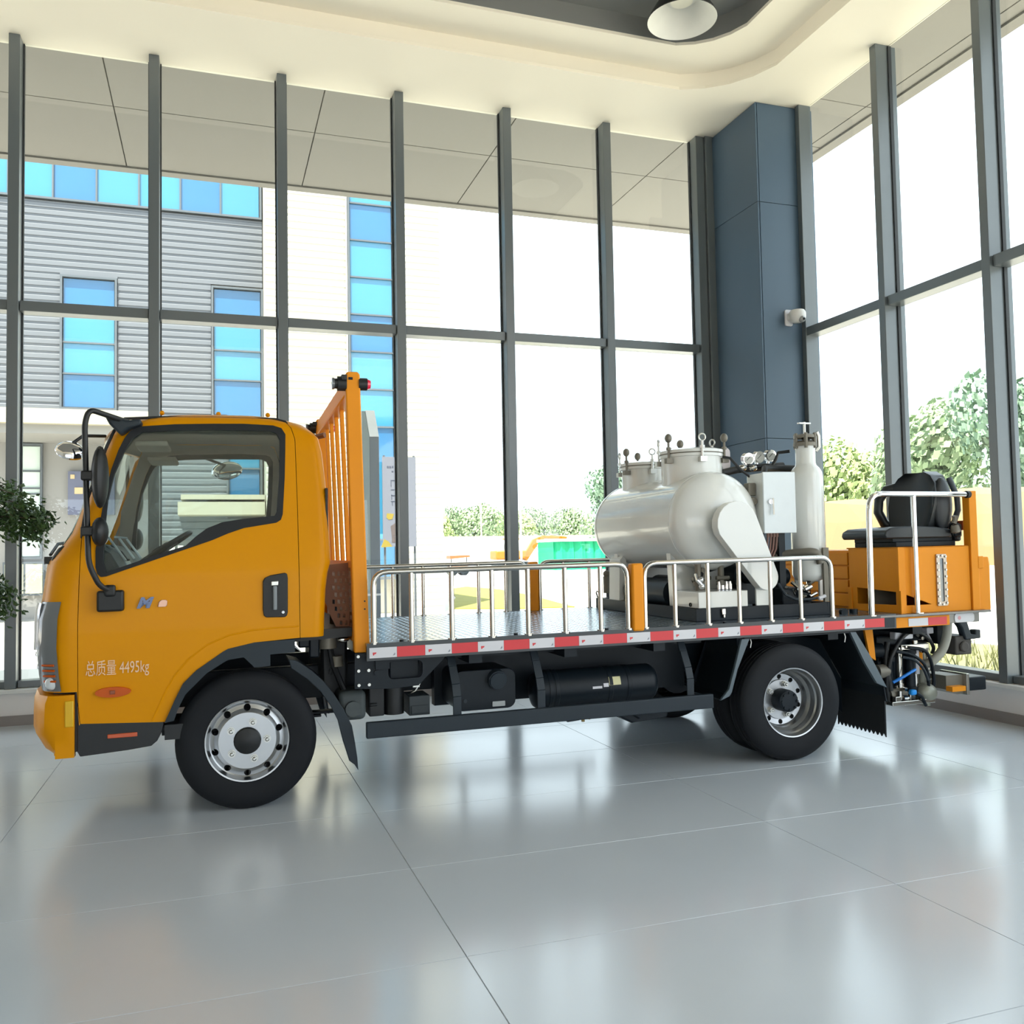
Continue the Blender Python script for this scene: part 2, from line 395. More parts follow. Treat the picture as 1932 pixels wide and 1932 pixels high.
XR = [(.52,.432),(.94,.434),(1.27,.452),(1.36,.478),(1.7,.470),(2.0,.443),(2.10,.42),(2.18,.35),(2.22,.262),(2.238,.15),(2.25,.02)]
HW = [(.52,.885),(.90,.90),(1.30,.895),(1.40,.885),(2.10,.80),(2.17,.775),(2.21,.73),(2.232,.66),(2.245,.52),(2.25,.30)]
def hw(z): return interp(z, HW)
def outline(z):
    xf, xr, h = interp(z, XF), interp(z, XR), hw(z)
    rf, rr, b = 0.16, 0.07, 0.10
    if z > 2.1: rf = min(0.3, 0.16+(z-2.1)*1.2); rr = min(.3, .07+(z-2.1)*1.5)
    rf = min(rf, h*0.8); rr = min(rr, h*.6, (xr-xf)*.3); rf = min(rf, (xr-xf)*.4)
    o = []
    for k in range(12): o.append((xr-rr+(xf+rf-xr+rr)*k/12, -h))
    for k in range(7):
        a = math.radians(90*k/7); o.append((xf+rf-rf*math.sin(a), -h+rf-rf*math.cos(a)))
    y0 = h-rf
    for k in range(13):
        y = -y0+2*y0*k/12; o.append((xf-b*(1-(y/y0)**2), y))
    far = [(x, -y) for x, y in o[:19]][::-1]
    o += far
    for k in range(1, 5):
        a = math.radians(90*k/5); o.append((xr-rr+rr*math.sin(a), h-rr+rr*math.cos(a)))
    yy = h-rr
    for k in range(7): o.append((xr, yy-2*yy*k/6))
    for k in range(1, 5):
        a = math.radians(90*k/5); o.append((xr-rr+rr*math.cos(a), -(h-rr)-rr*math.sin(a)))
    return o
def cab_shell():
    zs = [.50,.60,.72,.9,1.05,1.13,1.2,1.3,1.36,1.40,1.445,1.5,1.55,1.62,1.70,1.8,1.9,2.0,2.09,2.13,2.16,2.18,2.20,2.215,2.228,2.238,2.245,2.25]
    rings = [outline(z) for z in zs]; n = len(rings[0]); b = MB()
    vs = [(x, y, z) for r, z in zip(rings, zs) for x, y in r]
    fs = [(k*n+i, k*n+(i+1) % n, (k+1)*n+(i+1) % n, (k+1)*n+i) for k in range(len(zs)-1) for i in range(n)]
    fs.append(tuple(range((len(zs)-1)*n, len(zs)*n)))
    b.add(vs, fs); me = b.mesh('shell')
    o = bpy.data.objects.new('tmp', me); COL.objects.link(o)
    me.materials.append(M_paint); me.materials.append(M_lin)
    s = o.modifiers.new('s', 'SOLIDIFY'); s.thickness = 0.03; s.offset = -1; s.material_offset = 1; s.use_rim = True
    bpy.context.view_layer.update(); r = bpy.data.meshes.new_from_object(o.evaluated_get(bpy.context.evaluated_depsgraph_get())); bpy.data.objects.remove(o)
    return r
shell = cab_shell()
DOOR = [(-0.831,0.546),(-0.841,0.647),(-0.843,1.063),(-0.83,1.567),(-0.807,1.738),(-0.721,2.014),(-0.683,2.113),(-0.634,2.186),(-0.456,2.199),(-0.174,2.207),(0.179,2.202),(0.232,2.184),(0.262,2.142),(0.282,2.072),(0.29,1.668),(0.295,1.125),(0.296,0.937),(0.049,0.924),(-0.119,0.882),(-0.257,0.789),(-0.366,0.638),(-0.415,0.522)]
WOUT = [(-0.756,1.367),(-0.758,1.452),(-0.74,1.594),(-0.716,1.766),(-0.687,1.897),(-0.654,2.0),(-0.625,2.066),(-0.594,2.111),(-0.549,2.134),(-0.37,2.15),(-0.173,2.157),(0,2.16),(0.161,2.153),(0.206,2.138),(0.226,2.102),(0.224,2.008),(0.219,1.853),(0.205,1.639),(0.195,1.609),(0.172,1.594),(-0.004,1.567),(-0.089,1.538),(-0.173,1.502),(-0.446,1.409),(-0.709,1.32),(-0.732,1.318),(-0.748,1.333)]
GLS = [(-0.723,1.389),(-0.721,1.565),(-0.708,1.723),(-0.678,1.868),(-0.627,2.0),(-0.588,2.066),(-0.54,2.106),(-0.37,2.118),(-0.173,2.125),(0,2.124),(0.146,2.124),(0.181,2.108),(0.198,2.071),(0.193,1.853),(0.176,1.654),(0.164,1.63),(-0.004,1.615),(-0.117,1.598),(-0.201,1.564),(-0.257,1.521),(-0.311,1.47),(-0.447,1.429),(-0.605,1.374),(-0.709,1.337)]
def grow(poly, d):
    n = len(poly); o = []; A = sum(poly[i][0]*poly[(i+1) % n][1]-poly[(i+1) % n][0]*poly[i][1] for i in range(n)); s = 1 if A > 0 else -1
    for i in range(n):
        a, b, c = Vector(poly[i-1]), Vector(poly[i]), Vector(poly[(i+1) % n])
        u = (b-a).normalized(); v = (c-b).normalized(); m = Vector((u.y+v.y, -u.x-v.x))
        m = m.normalized() if m.length > 1e-6 else Vector((u.y, -u.x))
        k = max(0.5, m.dot(Vector((u.y, -u.x)))); p = b+m*(s*d/k); o.append((p.x, p.y))
    return o
BOT = [(-1.6,.2),(-1.6,.715),(-.848,.715),(-.838,.54),(-.414,.522),(-.366,.638),(-.257,.789),(-.119,.882),(.049,.924),(.296,.937),(.7,.935),(.7,.2)]
body = boolean(shell.copy(), MB().prism(BOT, 'y', -1.3, 1.3).mesh('c'))
body = boolean(body, MB().prism(grow(DOOR[:-6]+[(.296,.5),(-.42,.5),(-.83,.5)], 0.0035), 'y', -1.3, -.55).prism(grow(DOOR[:-6]+[(.296,.5),(-.42,.5),(-.83,.5)], 0.0035), 'y', .55, 1.3).mesh('c'))
body = boolean(body, MB().prism([(-.77,1.48),(.77,1.48),(.70,2.12),(-.70,2.12)], 'x', -1.6, -.55).prism([(-.5,1.55),(.5,1.55),(.5,1.98),(-.5,1.98)], 'x', .3, .7).mesh('c'))
place('cab_body', body, None, truck, 35)
def make_door(s):
    d = boolean(shell.copy(), MB().prism(DOOR, 'y', s*1.3, s*.55).mesh('c'), 'INTERSECT')
    d = boolean(d, MB().prism(WOUT, 'y', s*1.3, s*.5).mesh('c'))
    o = place('door', d, None, truck, 35)
    zc = [((0, 0, z), (0, 0, 1)) for z in (1.4, 1.55, 1.7, 1.9, 2.1)]
    def warp(off): return lambda c: Vector((c.x, s*(hw(c.z)+off-(c.y)), c.z))
    MB().prism(grow(WOUT, 0.004), 'y', 0, 0.04, [GLS]).build('window_seal', M_rub, o, 40, cuts=zc, warp=warp(0.006))
    MB().prism(grow(GLS, 0.01), 'y', 0, 0.005).build('window_pane', M_cab_g, o, 0, cuts=zc, warp=warp(-0.018))
    g = grow(DOOR, 0.002)
    MB().tube([(x, s*(hw(z)-0.022), z) for x, z in g], 0.008, 6, closed=True).build('door_seal', M_rub, o)
    return o
door = make_door(-1); door2 = make_door(1)
# handle recess
HP = [(0.096,1.262),(0.106,1.280),(0.137,1.294),(0.215,1.306),(0.228,1.300),(0.232,1.277),(0.231,1.084),(0.226,1.066),(0.216,1.057),(0.112,1.060),(0.100,1.072),(0.095,1.104)]
h = MB().prism(HP, 'y', -.893, -.908).build('door_handle', M_blk, door, 30, 0.004)
MB().box((.150, -.926, 1.10), (.172, -.905, 1.235)).build('pull_bar', mat('grey_pull_bar', '#7f868a', .4), door, 30, 0.006)
MB().box((.140, -.920, 1.235), (.180, -.905, 1.262)).build('pull_bar_mount', M_bolt, door, 30, 0.004)
MB().cyl((.205, -.905, 1.085), (.205, -.912, 1.085), .008, 12).build('key_lock', M_alu, door)
# side marker lamp, badge, lettering, pressed swage line over the wheel arch
mk = MB(); E = [(-.674+.09*math.cos(a)*(1.0 if math.cos(a) > 0 else .95), .703+.027*math.sin(a)) for a in [2*PI*k/28 for k in range(28)]]
mk.prism(E, 'y', -.888, -.912).build('side_marker_lamp', M_amb, door, 40, 0.008)
MB().box((-.687, -.915, .692), (-.661, -.905, .714)).build('marker_lamp_core', mat('dark_amber', '#8a3d08', .3), door, 30, .003)
def put_text(body, size, x, z, y, m, parent, name, width=None, **kw):
    me = text_mesh(body, size, **kw)
    xs_ = [v.co.x for v in me.vertices]; sc = (width/(max(xs_)-min(xs_))) if width else 1.0; x0 = min(xs_)
    for v in me.vertices: v.co = ((v.co.x-x0)*sc+x, y-v.co.z, v.co.y+z)
    return place(name, me, m, parent, 0)
put_text('总质量 4495kg', .088, -.805, .800, -.9015, M_lett, door, 'lettering', width=.31)
M_badge = mat('blue_grey_badge', '#4e5a74', .25, metal=.6)
put_text('M', .076, -.557, 1.143, -.903, M_badge, door, 'badge_letter', width=.088, shear=.35, bold=.004, depth=.004)
MB().prism([(-.452,1.143),(-.446,1.170),(-.435,1.180),(-.408,1.180),(-.402,1.172),(-.404,1.150),(-.410,1.143)], 'y', -.898, -.907).build('badge_plate', mat('badge_silver_pink', '#c29a86', .3, metal=.5), door, 30, .003)
sw = [(-.480,.535),(-.452,.600),(-.41,.695),(-.37,.765),(-.30,.85),(-.20,.925),(-.09,.97),(.03,.992),(.16,1.0),(.29,1.002)]
MB().tube([(x, -hw(z)+.003, z) for x, z in sw], .0065, 6).build('swage_line', M_paint, door)
# cab lower black skirt with reflector
MB().prism([(-.846,.552),(-.42,.528),(-.436,.462),(-.455,.425),(-.485,.400),(-.603,.388),(-.833,.375),(-.846,.401)], 'y', -.885, -.55).build('step_skirt', M_blk, truck, 30, .012)
MB().prism([(-.846,.552),(-.42,.528),(-.436,.462),(-.485,.400),(-.603,.388),(-.833,.375),(-.846,.401)], 'y', .885, .55).build('step_skirt', M_blk, truck, 30, .012)
MB().box((-.701, -.892, .458), (-.554, -.884, .480)).build('skirt_reflector', mat('orange_reflector', '#c8562a', .3), truck, 30, .003)
# bumper
bp = MB()
def bump_out(z):
    k = interp(z, [(.375,-.10),(.42,-.045),(.5,0),(.65,0),(.71,-.02)])
    xf = -1.055-k
    return [(-.86, -.895), (-.95, -.895), (xf+.05, -.875), (xf, -.80), (xf-.06, -.55), (xf-.09, 0), (xf-.06, .55), (xf, .80), (xf+.05, .875), (-.95, .895), (-.86, .895), (-.86, .84), (-.97, .80), (-.99, 0), (-.97, -.80), (-.86, -.84)]
zs = [.375, .42, .5, .58, .66, .70]; R_ = [bump_out(z) for z in zs]; n_ = len(R_[0])
bp.add([(x, y, z) for r, z in zip(R_, zs) for x, y in r], [(k*n_+i, k*n_+(i+1) % n_, (k+1)*n_+(i+1) % n_, (k+1)*n_+i) for k in range(len(zs)-1) for i in range(n_)])
bp.add([(x, y, .375) for x, y in R_[0]], [tuple(range(n_))]); bp.add([(x, y, .70) for x, y in R_[-1]], [tuple(range(n_))])
bump = bp.build('bumper', M_paint, truck, 30)
MB().box((-.905, -.903, .535), (-.862, -.892, .672)).build('bumper_end_pad', mat('bright_yellow_pad', (.72,.42,.005), .4), bump, 30, .008)
MB().box((-.975, -.80, .64), (-.85, .80, .73)).build('bumper_gap_liner', M_blk, truck, 0)
# front pillar block between bumper and door (black), headlamps, grille, wipers, windshield
MB().box((-.86, -.872, .40), (-.835, -.60, .72)).build('corner_filler', M_blk, truck, 0)
for s in (-1, 1):
    hl = []
    for z, t in ((.722, 0), (.80, .006), (.95, .010), (1.10, .008), (1.19, 0)):
        xf = interp(z, XF); hl.append((z, xf, t))
    b = MB(); L = []
    for z, xf, t in hl:
        h_ = hw(z); rf = .16
        pts = []
        for k in range(9):
            a = math.radians(18+72*k/8); pts.append((xf+rf-(rf+.008+t)*math.sin(a), s*(-h_+rf-(rf+.008+t)*math.cos(a)), z))
        pts.append((xf-.02-t, s*(-h_+rf+.12), z)); L.append(pts)
    n2 = len(L[0]); b.add([p for l in L for p in l], [(k*n2+i, k*n2+i+1, (k+1)*n2+i+1, (k+1)*n2+i) for k in range(len(L)-1) for i in range(n2-1)])
    hd = b.build('headlamp', M_lens, truck, 40)
    for k in range(4):
        z = .86-.028*k; a0 = math.radians(22); xf = interp(z, XF)
        MB().tube([(xf+.16-(.178)*math.sin(math.radians(a)), s*(-hw(z)+.16-(.178)*math.cos(math.radians(a))), z) for a in (24, 32, 40, 48)], .006, 6).build('amber_strip', M_amb, hd)
    MB().tube([(interp(z, XF)+.16-.182*math.sin(math.radians(66)), s*(-hw(z)+.16-.182*math.cos(math.radians(66))), z) for z in (.94, 1.0, 1.08, 1.15, 1.185)], .014, 8).build('chrome_trim', M_chrome, hd)
    xf = interp(.765, XF); MB().sphere((xf+.16-.165*math.sin(math.radians(35)), s*(-hw(.765)+.16-.165*math.cos(math.radians(35))), .765), .035, 12, 8, (1, .6, 1)).build('lower_lamp', mat('milky_lens', '#cfd4d6', .2, coat=1), hd)
def front_x(y, z):
    h_ = hw(z); rf = .16; y0 = h_-rf; xf = interp(z, XF)
    if abs(y) <= y0: return xf-.10*(1-(y/y0)**2)
    t = min(1, (abs(y)-y0)/rf); return xf+rf-rf*math.sqrt(max(0, 1-t*t))
gr = MB()
for k in range(5): gr.tube([(front_x(-.5+.1*i, .815+.07*k)-.004, -.5+.1*i, .815+.07*k) for i in range(11)], .014, 6)
gr.build('grille', M_chrome, truck, 30, .005)
ws = MB(); NY, NZ = 14, 6
for j in range(NZ+1):
    z = 1.47+(2.13-1.47)*j/NZ; yw = .78+(.71-.78)*j/NZ
    ws.v += [Vector((front_x(-yw+2*yw*i/NY, z)+.012, -yw+2*yw*i/NY, z)) for i in range(NY+1)]
ws.f = [[j*(NY+1)+i, j*(NY+1)+i+1, (j+1)*(NY+1)+i+1, (j+1)*(NY+1)+i] for j in range(NZ) for i in range(NY)]; ws.m = [0]*len(ws.f)
wso = ws.build('windshield', M_cab_g, truck, 60)
for y0, y1 in ((-.62, .05), (0.02, .62)):
    MB().tube([(front_x(y0, 1.43)-.012, y0, 1.44), (front_x(y0*.5+y1*.5, 1.50)-.02, (y0+y1)/2, 1.505), (front_x(y1, 1.52)-.015, y1, 1.52)], .009, 6).box((front_x(y0, 1.40)-.018, y0-.03, 1.39), (front_x(y0, 1.40)+.03, y0+.03, 1.43)).build('wiper', M_blk, truck)
# interior: floor, dashboard, steering wheel, seats, rear-view mirror
MB().box((-.92, -.83, .95), (.42, .83, 1.0)).build('cab_floor', M_blk, truck, 0)
MB().prism([(-.99,1.0),(-.99,1.42),(-.95,1.485),(-.80,1.50),(-.70,1.44),(-.62,1.30),(-.64,1.0)], 'y', -.80, .80).build('dashboard', mat('dark_dashboard', '#2c3133', .55), truck, 30, .02)
MB().prism([(-.775,1.498),(-.70,1.455),(-.635,1.335),(-.66,1.325),(-.735,1.44)], 'y', -.40, -.12).build('dash_console', mat('silver_console', '#9aa6ac', .35, metal=.4), truck, 30, .012)
MB().prism([(-.76,1.495),(-.69,1.452),(-.655,1.40),(-.672,1.392)], 'y', -.33, -.19).build('dash_screen', M_blk, truck, 30, .01)
M_trim = mat('silver_trim', '#b4c0c6', .3, metal=.3)
for x0, z0, x1, z1, y in ((-.75,1.535,-.655,1.395,-.46),(-.70,1.53,-.615,1.405,-.40),(-.665,1.525,-.585,1.41,-.34)):
    MB().beam((x0, y, z0), (x1, y, z1), .02, .012).build('dash_trim', M_trim, truck, 0, .003)
MB().beam((-.72, -.43, 1.537), (-.66, -.36, 1.53), .012, .012).build('dash_trim', M_trim, truck, 0, .003)
sw_ = MB(); ctr = Vector((-.52, .42, 1.46)); ax = Vector((-.55, 0, .84)).normalized(); a_ = Vector((0, 1, 0)); b_ = ax.cross(a_)
sw_.tube([ctr+(a_*math.cos(2*PI*k/28)+b_*math.sin(2*PI*k/28))*.215 for k in range(28)], .017, 8, closed=True)
for k in range(3): sw_.tube([ctr, ctr+(a_*math.cos(PI/2+2*PI*k/3)+b_*math.sin(PI/2+2*PI*k/3))*.21], .014, 6)
sw_.cyl(ctr-ax*.02, ctr+ax*.03, .06, 16).cyl(ctr-ax*.45, ctr-ax*.02, .03, 10).build('steering_wheel', M_blk, truck)
for y in (-.45, .42):
    MB().box((-.38, y-.24, 1.0), (.16, y+.24, 1.17)).build('cab_seat_cushion', M_blk, truck, 30, .05, bseg=3)
    MB().prism([(.10,1.12),(.22,1.12),(.36,1.62),(.28,1.64)], 'y', y-.23, y+.23).build('cab_seat_back', M_blk, truck, 30, .05, bseg=3)
for s in (-1, 1):
    MB().box((-.60, s*.42-.17, 2.055), (-.42, s*.42+.17, 2.085)).build('sun_visor', M_lin, truck, 30, .01)
# mirrors: long arm with two heads, round front mirror, and the far mirror
def mirrors(s):
    y = s*1.0
    arm = MB().tube([(-.60, s*.80, 2.155), (-.70, s*.93, 2.175), (-.779, y, 2.195), (-.80, y, 2.12), (-.79, y, 1.728), (-.779, y, 1.383), (-.726, s*.985, 1.263), (-.665, s*.93, 1.238)], .0145, 10, round_r=.05).build('mirror_arm', M_blk, truck)
    MB().prism([(-.728,2.196),(-.612,2.160),(-.54,2.170),(-.535,2.140),(-.596,2.120),(-.641,2.079),(-.70,2.14)], 'y', s*.765, s*.87).build('upper_bracket', M_guard, arm, 30, .012)
    MB().box((-.748, s*.893, 1.130), (-.617, s*.95, 1.242)).build('lower_bracket', M_blk, arm, 30, .012)
    MB().box((-.71, s*.93, 1.21), (-.655, s*.965, 1.272)).build('bracket_clamp', M_blk, arm, 30, .012)
    for zc, hh in ((1.84, .165), (1.551, .078)):
        w = .105 if hh > .1 else .085
        b = MB(); b.sphere((-.728, y-s*.02, zc), 1, 16, 10, (.042, w, hh)); hd = b.build('mirror_head', M_blk, arm)
        MB().sphere((-.702, y-s*.02, zc), 1, 16, 8, (.010, w*.55, hh*.6)).build('mirror_glass', M_chrome, arm)
        for dz in (0,): MB().box((-.815, y-.03, zc-.02 if hh > .1 else zc-.02), (-.74, y+.03, zc+.03)).build('arm_clamp', M_blk, arm, 30, .008)
    return arm
mirrors(-1)
a2 = mirrors(1)
rm = MB().tube([(-.735, -.72, 2.09), (-.83, -.84, 2.075), (-.885, -.885, 2.02)], .009, 8).build('front_mirror_arm', M_blk, truck)
def oriented(me, c, d):
    q = Vector(d).to_track_quat('Z', 'Y').to_matrix()
    for v in me.vertices: v.co = Vector(c)+q @ v.co
    return me
me_ = MB().lathe([(0, .045), (.04, .040), (.066, .022), (.075, 0), (.070, -.012), (.05, -.017), (0, -.02)], (0, 0, 0), (0, 0, 1), 28).mesh('m')
place('front_mirror', oriented(me_, (-.885, -.885, 1.985), (.25, -.55, .8)), M_chrome, rm)
# far-side wide mirror seen through the cab
me_ = MB().lathe([(0, .03), (.07, .026), (.11, .012), (.12, 0), (.11, -.012), (0, -.016)], (0, 0, 0), (0, 0, 1), 28).mesh('m')
for v in me_.vertices: v.co.y *= .66
fm = place('far_mirror', oriented(me_, (-.1, 1.05, 2.065), (-.3, -.9, .35)), M_chrome, truck)
MB().tube([(-.1, 1.05, 2.10), (-.25, .98, 2.15), (-.45, .80, 2.17)], .01, 8).build('far_mirror_arm', M_blk, truck)
# roof marker knobs and side air slot
for x in (-.45, -.14, .14): MB().sphere((x, -.60, 2.245), .014, 8, 6).build('roof_knob', M_paint, truck)
MB().prism(rrect(.452, 1.40, .466, 1.79, .006), 'y', -.78, -.83).build('rear_corner_slot', M_blk, truck, 0)
# wheel-arch flare and liner
AO = [(-.418,.520),(-.366,.638),(-.325,.722),(-.257,.789),(-.119,.882),(-.091,.897),(.049,.924),(.268,.930),(.268,.858),(.134,.852),(.134,.790),(.05,.785),(-.008,.846),(-.092,.836),(-.202,.771),(-.312,.664),(-.352,.582),(-.37,.528)]
for s in (-1, 1):
    MB().prism(AO, 'y', s*.905, s*.60).build('wheel_arch_flare', M_guard, truck, 30, .006)
MB().prism([(-.40,.55),(-.30,.70),(-.20,.79),(-.05,.86),(.15,.90),(.6,.92),(.6,.97),(-.2,.97),(-.45,.7)], 'y', -.80, .80).build('wheel_arch_liner', M_blk, truck, 0)
# ------------------------------------------------------------------ wheels
CTX['tilt'] = 0.0
M_dark = mat('dark_void', '#0c0d0e', .8)
def wheel_set():
    ty = [(.222,-.085),(.232,-.096),(.27,-.101),(.31,-.101),(.345,-.094),(.368,-.080),(.379,-.064),(.381,-.046),(.373,-.044),(.373,-.036),(.381,-.034),(.381,-.006),(.373,-.004),(.373,.004),(.381,.006),(.381,.034),(.373,.036),(.373,.044),(.381,.046),(.379,.064),(.368,.080),(.345,.094),(.31,.101),(.27,.101),(.232,.096),(.222,.085)]
    tire = MB().lathe(ty, (0,0,0), (0,-1,0), 64, closed=True).mesh('tire'); tire.materials.append(M_tire); shade(tire, 28)
    def holes(r, hr, n, a0=0.0):
        b = MB()
        for k in range(n):
            a = a0+2*PI*k/n; p = Vector((r*math.cos(a), 0, r*math.sin(a))); b.cyl(p+Vector((0,-.2,0)), p+Vector((0,.2,0)), hr, 14)
        return b.mesh('h')
    fp = [(.205,-.08),(.221,.080),(.229,.090),(.226,.097),(.218,.095),(.211,.080),(.204,.066),(.197,.062),(.176,.070),(.160,.088),(.154,.093),(.06,.093),(.06,-.02),(.15,-.02),(.19,-.05)]
    fr = boolean(MB().lathe(fp, (0,0,0), (0,-1,0), 64, closed=True).mesh('rim'), holes(.180, .019, 10, PI/10)); fr.materials.clear(); fr.materials.append(M_alu); shade(fr, 25)
    rp = [(.205,-.09),(.221,.080),(.229,.090),(.226,.097),(.218,.095),(.211,.080),(.207,.060),(.199,.050),(.196,.005),(.180,-.015),(.176,-.045),(.168,-.055),(.134,-.060),(.130,-.046),(.06,-.046),(.06,-.09),(.18,-.10)]
    rr = boolean(MB().lathe(rp, (0,0,0), (0,-1,0), 64, closed=True).mesh('rim'), holes(.150, .0165, 10, PI/10)); rr.materials.clear(); rr.materials.append(M_alu); shade(rr, 25)
    return tire, fr, rr
TIRE, FRIM, RRIM = wheel_set()
def inst(name, me, parent, loc=(0,0,0), rot=(0,0,0), m=None):
    o = bpy.data.objects.new(name, me); COL.objects.link(o); o.parent = parent; o.location = loc; o.rotation_euler = rot
    return o
def mk(b, m, ang=30):
    me = b.mesh('m'); me.materials.append(m); shade(me, ang); return me
NUT = mk(MB().cyl((0,0,0), (0,-.006,0), .022, 14).cyl((0,0,0), (0,-.028,0), .0175, 6).cyl((0,-.028,0), (0,-.034,0), .012, 10, .006), M_bolt)
HUBF = mk(MB().lathe([(0,.125),(.03,.124),(.045,.118),(.055,.116),(.068,.112),(.074,.10),(.075,.06),(0,.06)], (0,0,0), (0,-1,0), 24), M_blk)
hb = MB().lathe([(0,.055),(.058,.054),(.070,.046),(.074,.030),(.075,-.06),(0,-.06)], (0,0,0), (0,-1,0), 28)
for k in range(8): hb.cyl((.056*math.cos(PI*k/4), -.05, .056*math.sin(PI*k/4)), (.056*math.cos(PI*k/4), -.062, .056*math.sin(PI*k/4)), .009, 6)
HUBR = mk(hb, M_chas)
DRUM = mk(MB().cyl((0,.0,0), (0,.06,0), .19, 24), M_dark)
def wheel(x, y, s, rear, name, label):
    w = inst(name, TIRE, truck, (x, y, .381), (0, 0, 0 if s < 0 else PI))
    w['label'] = label
    inst('rim', RRIM if rear else FRIM, w); inst('brake_drum', DRUM, w, (0, .075 if rear else .02, 0))
    inst('hub', HUBR if rear else HUBF, w)
    for k in range(5):
        a = math.radians(2+72*k); r = .105; h = -.046 if rear else .093
        inst('wheel_nut', NUT, w, (r*math.cos(a), -h, r*math.sin(a)))
    return w
wheel(.010, -.772, -1, False, 'front_wheel', 'black tire on silver rim with ten round holes')
wheel(.010, .772, 1, False, 'front_wheel', 'far side front tire')
wheel(3.44, -.930, -1, True, 'rear_wheel', 'outer rear tire on deep silver dish rim')
wheel(3.44, .930, 1, True, 'rear_wheel', 'far side outer rear tire')
for y in (-.69, .69): inst('inner_rear_wheel', TIRE, truck, (3.44, y, .381))['label'] = 'inner tire of the rear pair'
MB().cyl((3.44, -.62, .381), (3.44, .62, .381), .055, 14).sphere((3.44, 0, .39), .17, 16, 10).cyl((3.44, -.66, .381), (3.44, -.56, .381), .17, 20).cyl((3.44, .66, .381), (3.44, .56, .381), .17, 20).build('rear_axle', M_chas, truck)
MB().beam((.01, -.65, .36), (.01, .65, .36), .09, .09).build('front_axle', M_chas, truck, 0)
CTX['tilt'] = SL
# ------------------------------------------------------------------ chassis
for y in (-.38, .38):
    MB().box((-.85, y-.035, .52), (4.75, y+.035, .72)).build('frame_rail', M_chas, truck, 0, .006)
for x in (.75, 1.3, 1.9, 2.5, 3.1, 3.8, 4.5): MB().box((x-.04, -.98, .74), (x+.04, .98, .82)).build('cross_member', M_chas, truck, 0)
MB().box((-.42, -.86, .42), (-.30, -.5, .50)).cyl((-.44, -.75, .47), (-.25, -.75, .47), .045, 12).build('steering_box', M_blk, truck, 30)
for y in (-.45, .45):
    b = MB()
    for k in range(4): b.box((2.85+.12*k, y-.04, .43-.018*k), (4.05-.12*k, y+.04, .445-.018*k))
    b.build('leaf_spring', M_chas, truck, 0, .003)
    b = MB()
    for k in range(3): b.box((-.45+.1*k, y-.04, .43-.018*k), (.55-.1*k, y+.04, .445-.018*k))
    b.build('leaf_spring', M_chas, truck, 0, .003)
MB().box((.44, -.60, .55), (.60, .60, .95)).build('engine_rear_guard', M_blk, truck, 30, .02)
MB().box((.30, -.72, .86), (.43, -.55, .93)).box((.36, -.74, .80), (.42, -.70, .93)).build('cab_mount', M_chas, truck, 30, .01)
MB().tube([(.50, -.30, 1.25), (.55, -.34, 1.05), (.53, -.50, .86), (.50, -.58, .70), (.46, -.55, .58)], .028, 10).tube([(.47, -.70, .92), (.50, -.72, .75), (.56, -.70, .60)], .018, 8).build('intake_hose', M_blk, truck)
MB().cyl((.47, -.72, .93), (.47, -.72, .85), .05, 14).cyl((.52, -.70, .80), (.52, -.70, .74), .04, 14).build('fluid_reservoir', M_grey, truck)
MB().sphere((.555, -.76, .90), .022, 10, 8, (1.6, .6, .8)).build('shiny_fitting', M_steel, truck)
# front mud flap (curved strip behind the front wheel)
fl_ = [(0.235,0.816),(0.262,.812),(0.292,0.798),(.36,.748),(0.424,0.685),(.485,.605),(0.541,0.511),(0.585,0.418),(.602,.32),(0.614,0.235),(0.619,0.16),(.597,.195),(0.568,0.219),(.553,.27),(0.534,0.332),(0.505,0.454),(.462,.545),(0.408,0.626),(.335,.70),(0.249,0.765)]
for s in (-1, 1): MB().prism(fl_, 'y', s*.885, s*.86).build('front_mud_flap', M_guard, truck, 30, .004)
in_ = [(.235,.816),(.292,.798),(.424,.685),(.541,.511),(.585,.418),(.614,.235),(.600,.235),(.570,.418),(.526,.505),(.410,.672),(.285,.784),(.235,.80)]
for s in (-1, 1): MB().prism(in_, 'y', s*.86, s*.62).build('flap_sheet', M_chas, truck, 30)
# bracket plate with hole and six bolts
pl = MB().prism([(.595,.835),(.593,.635),(.677,.629),(.80,.622),(.963,.63),(1.117,.776),(1.125,.83)], 'y', -.952, -.935, [rrect(.787,.676,.986,.777,.028)[::-1]]).build('bracket_plate', M_chas, truck, 30, .003)
for x, z in ((.613,.818),(.668,.818),(.615,.737),(.672,.737),(.616,.656),(.674,.656)): MB().cyl((x, -.95, z), (x, -.972, z), .0095, 6).build('bolt', M_bolt, pl)
MB().cyl((.72, -.95, .72), (.72, -.965, .72), .016, 12).build('plug', M_chas, pl)
MB().box((.80, -.90, .64), (.98, -.70, .80)).build('valve_block', M_chas, truck, 30, .01)
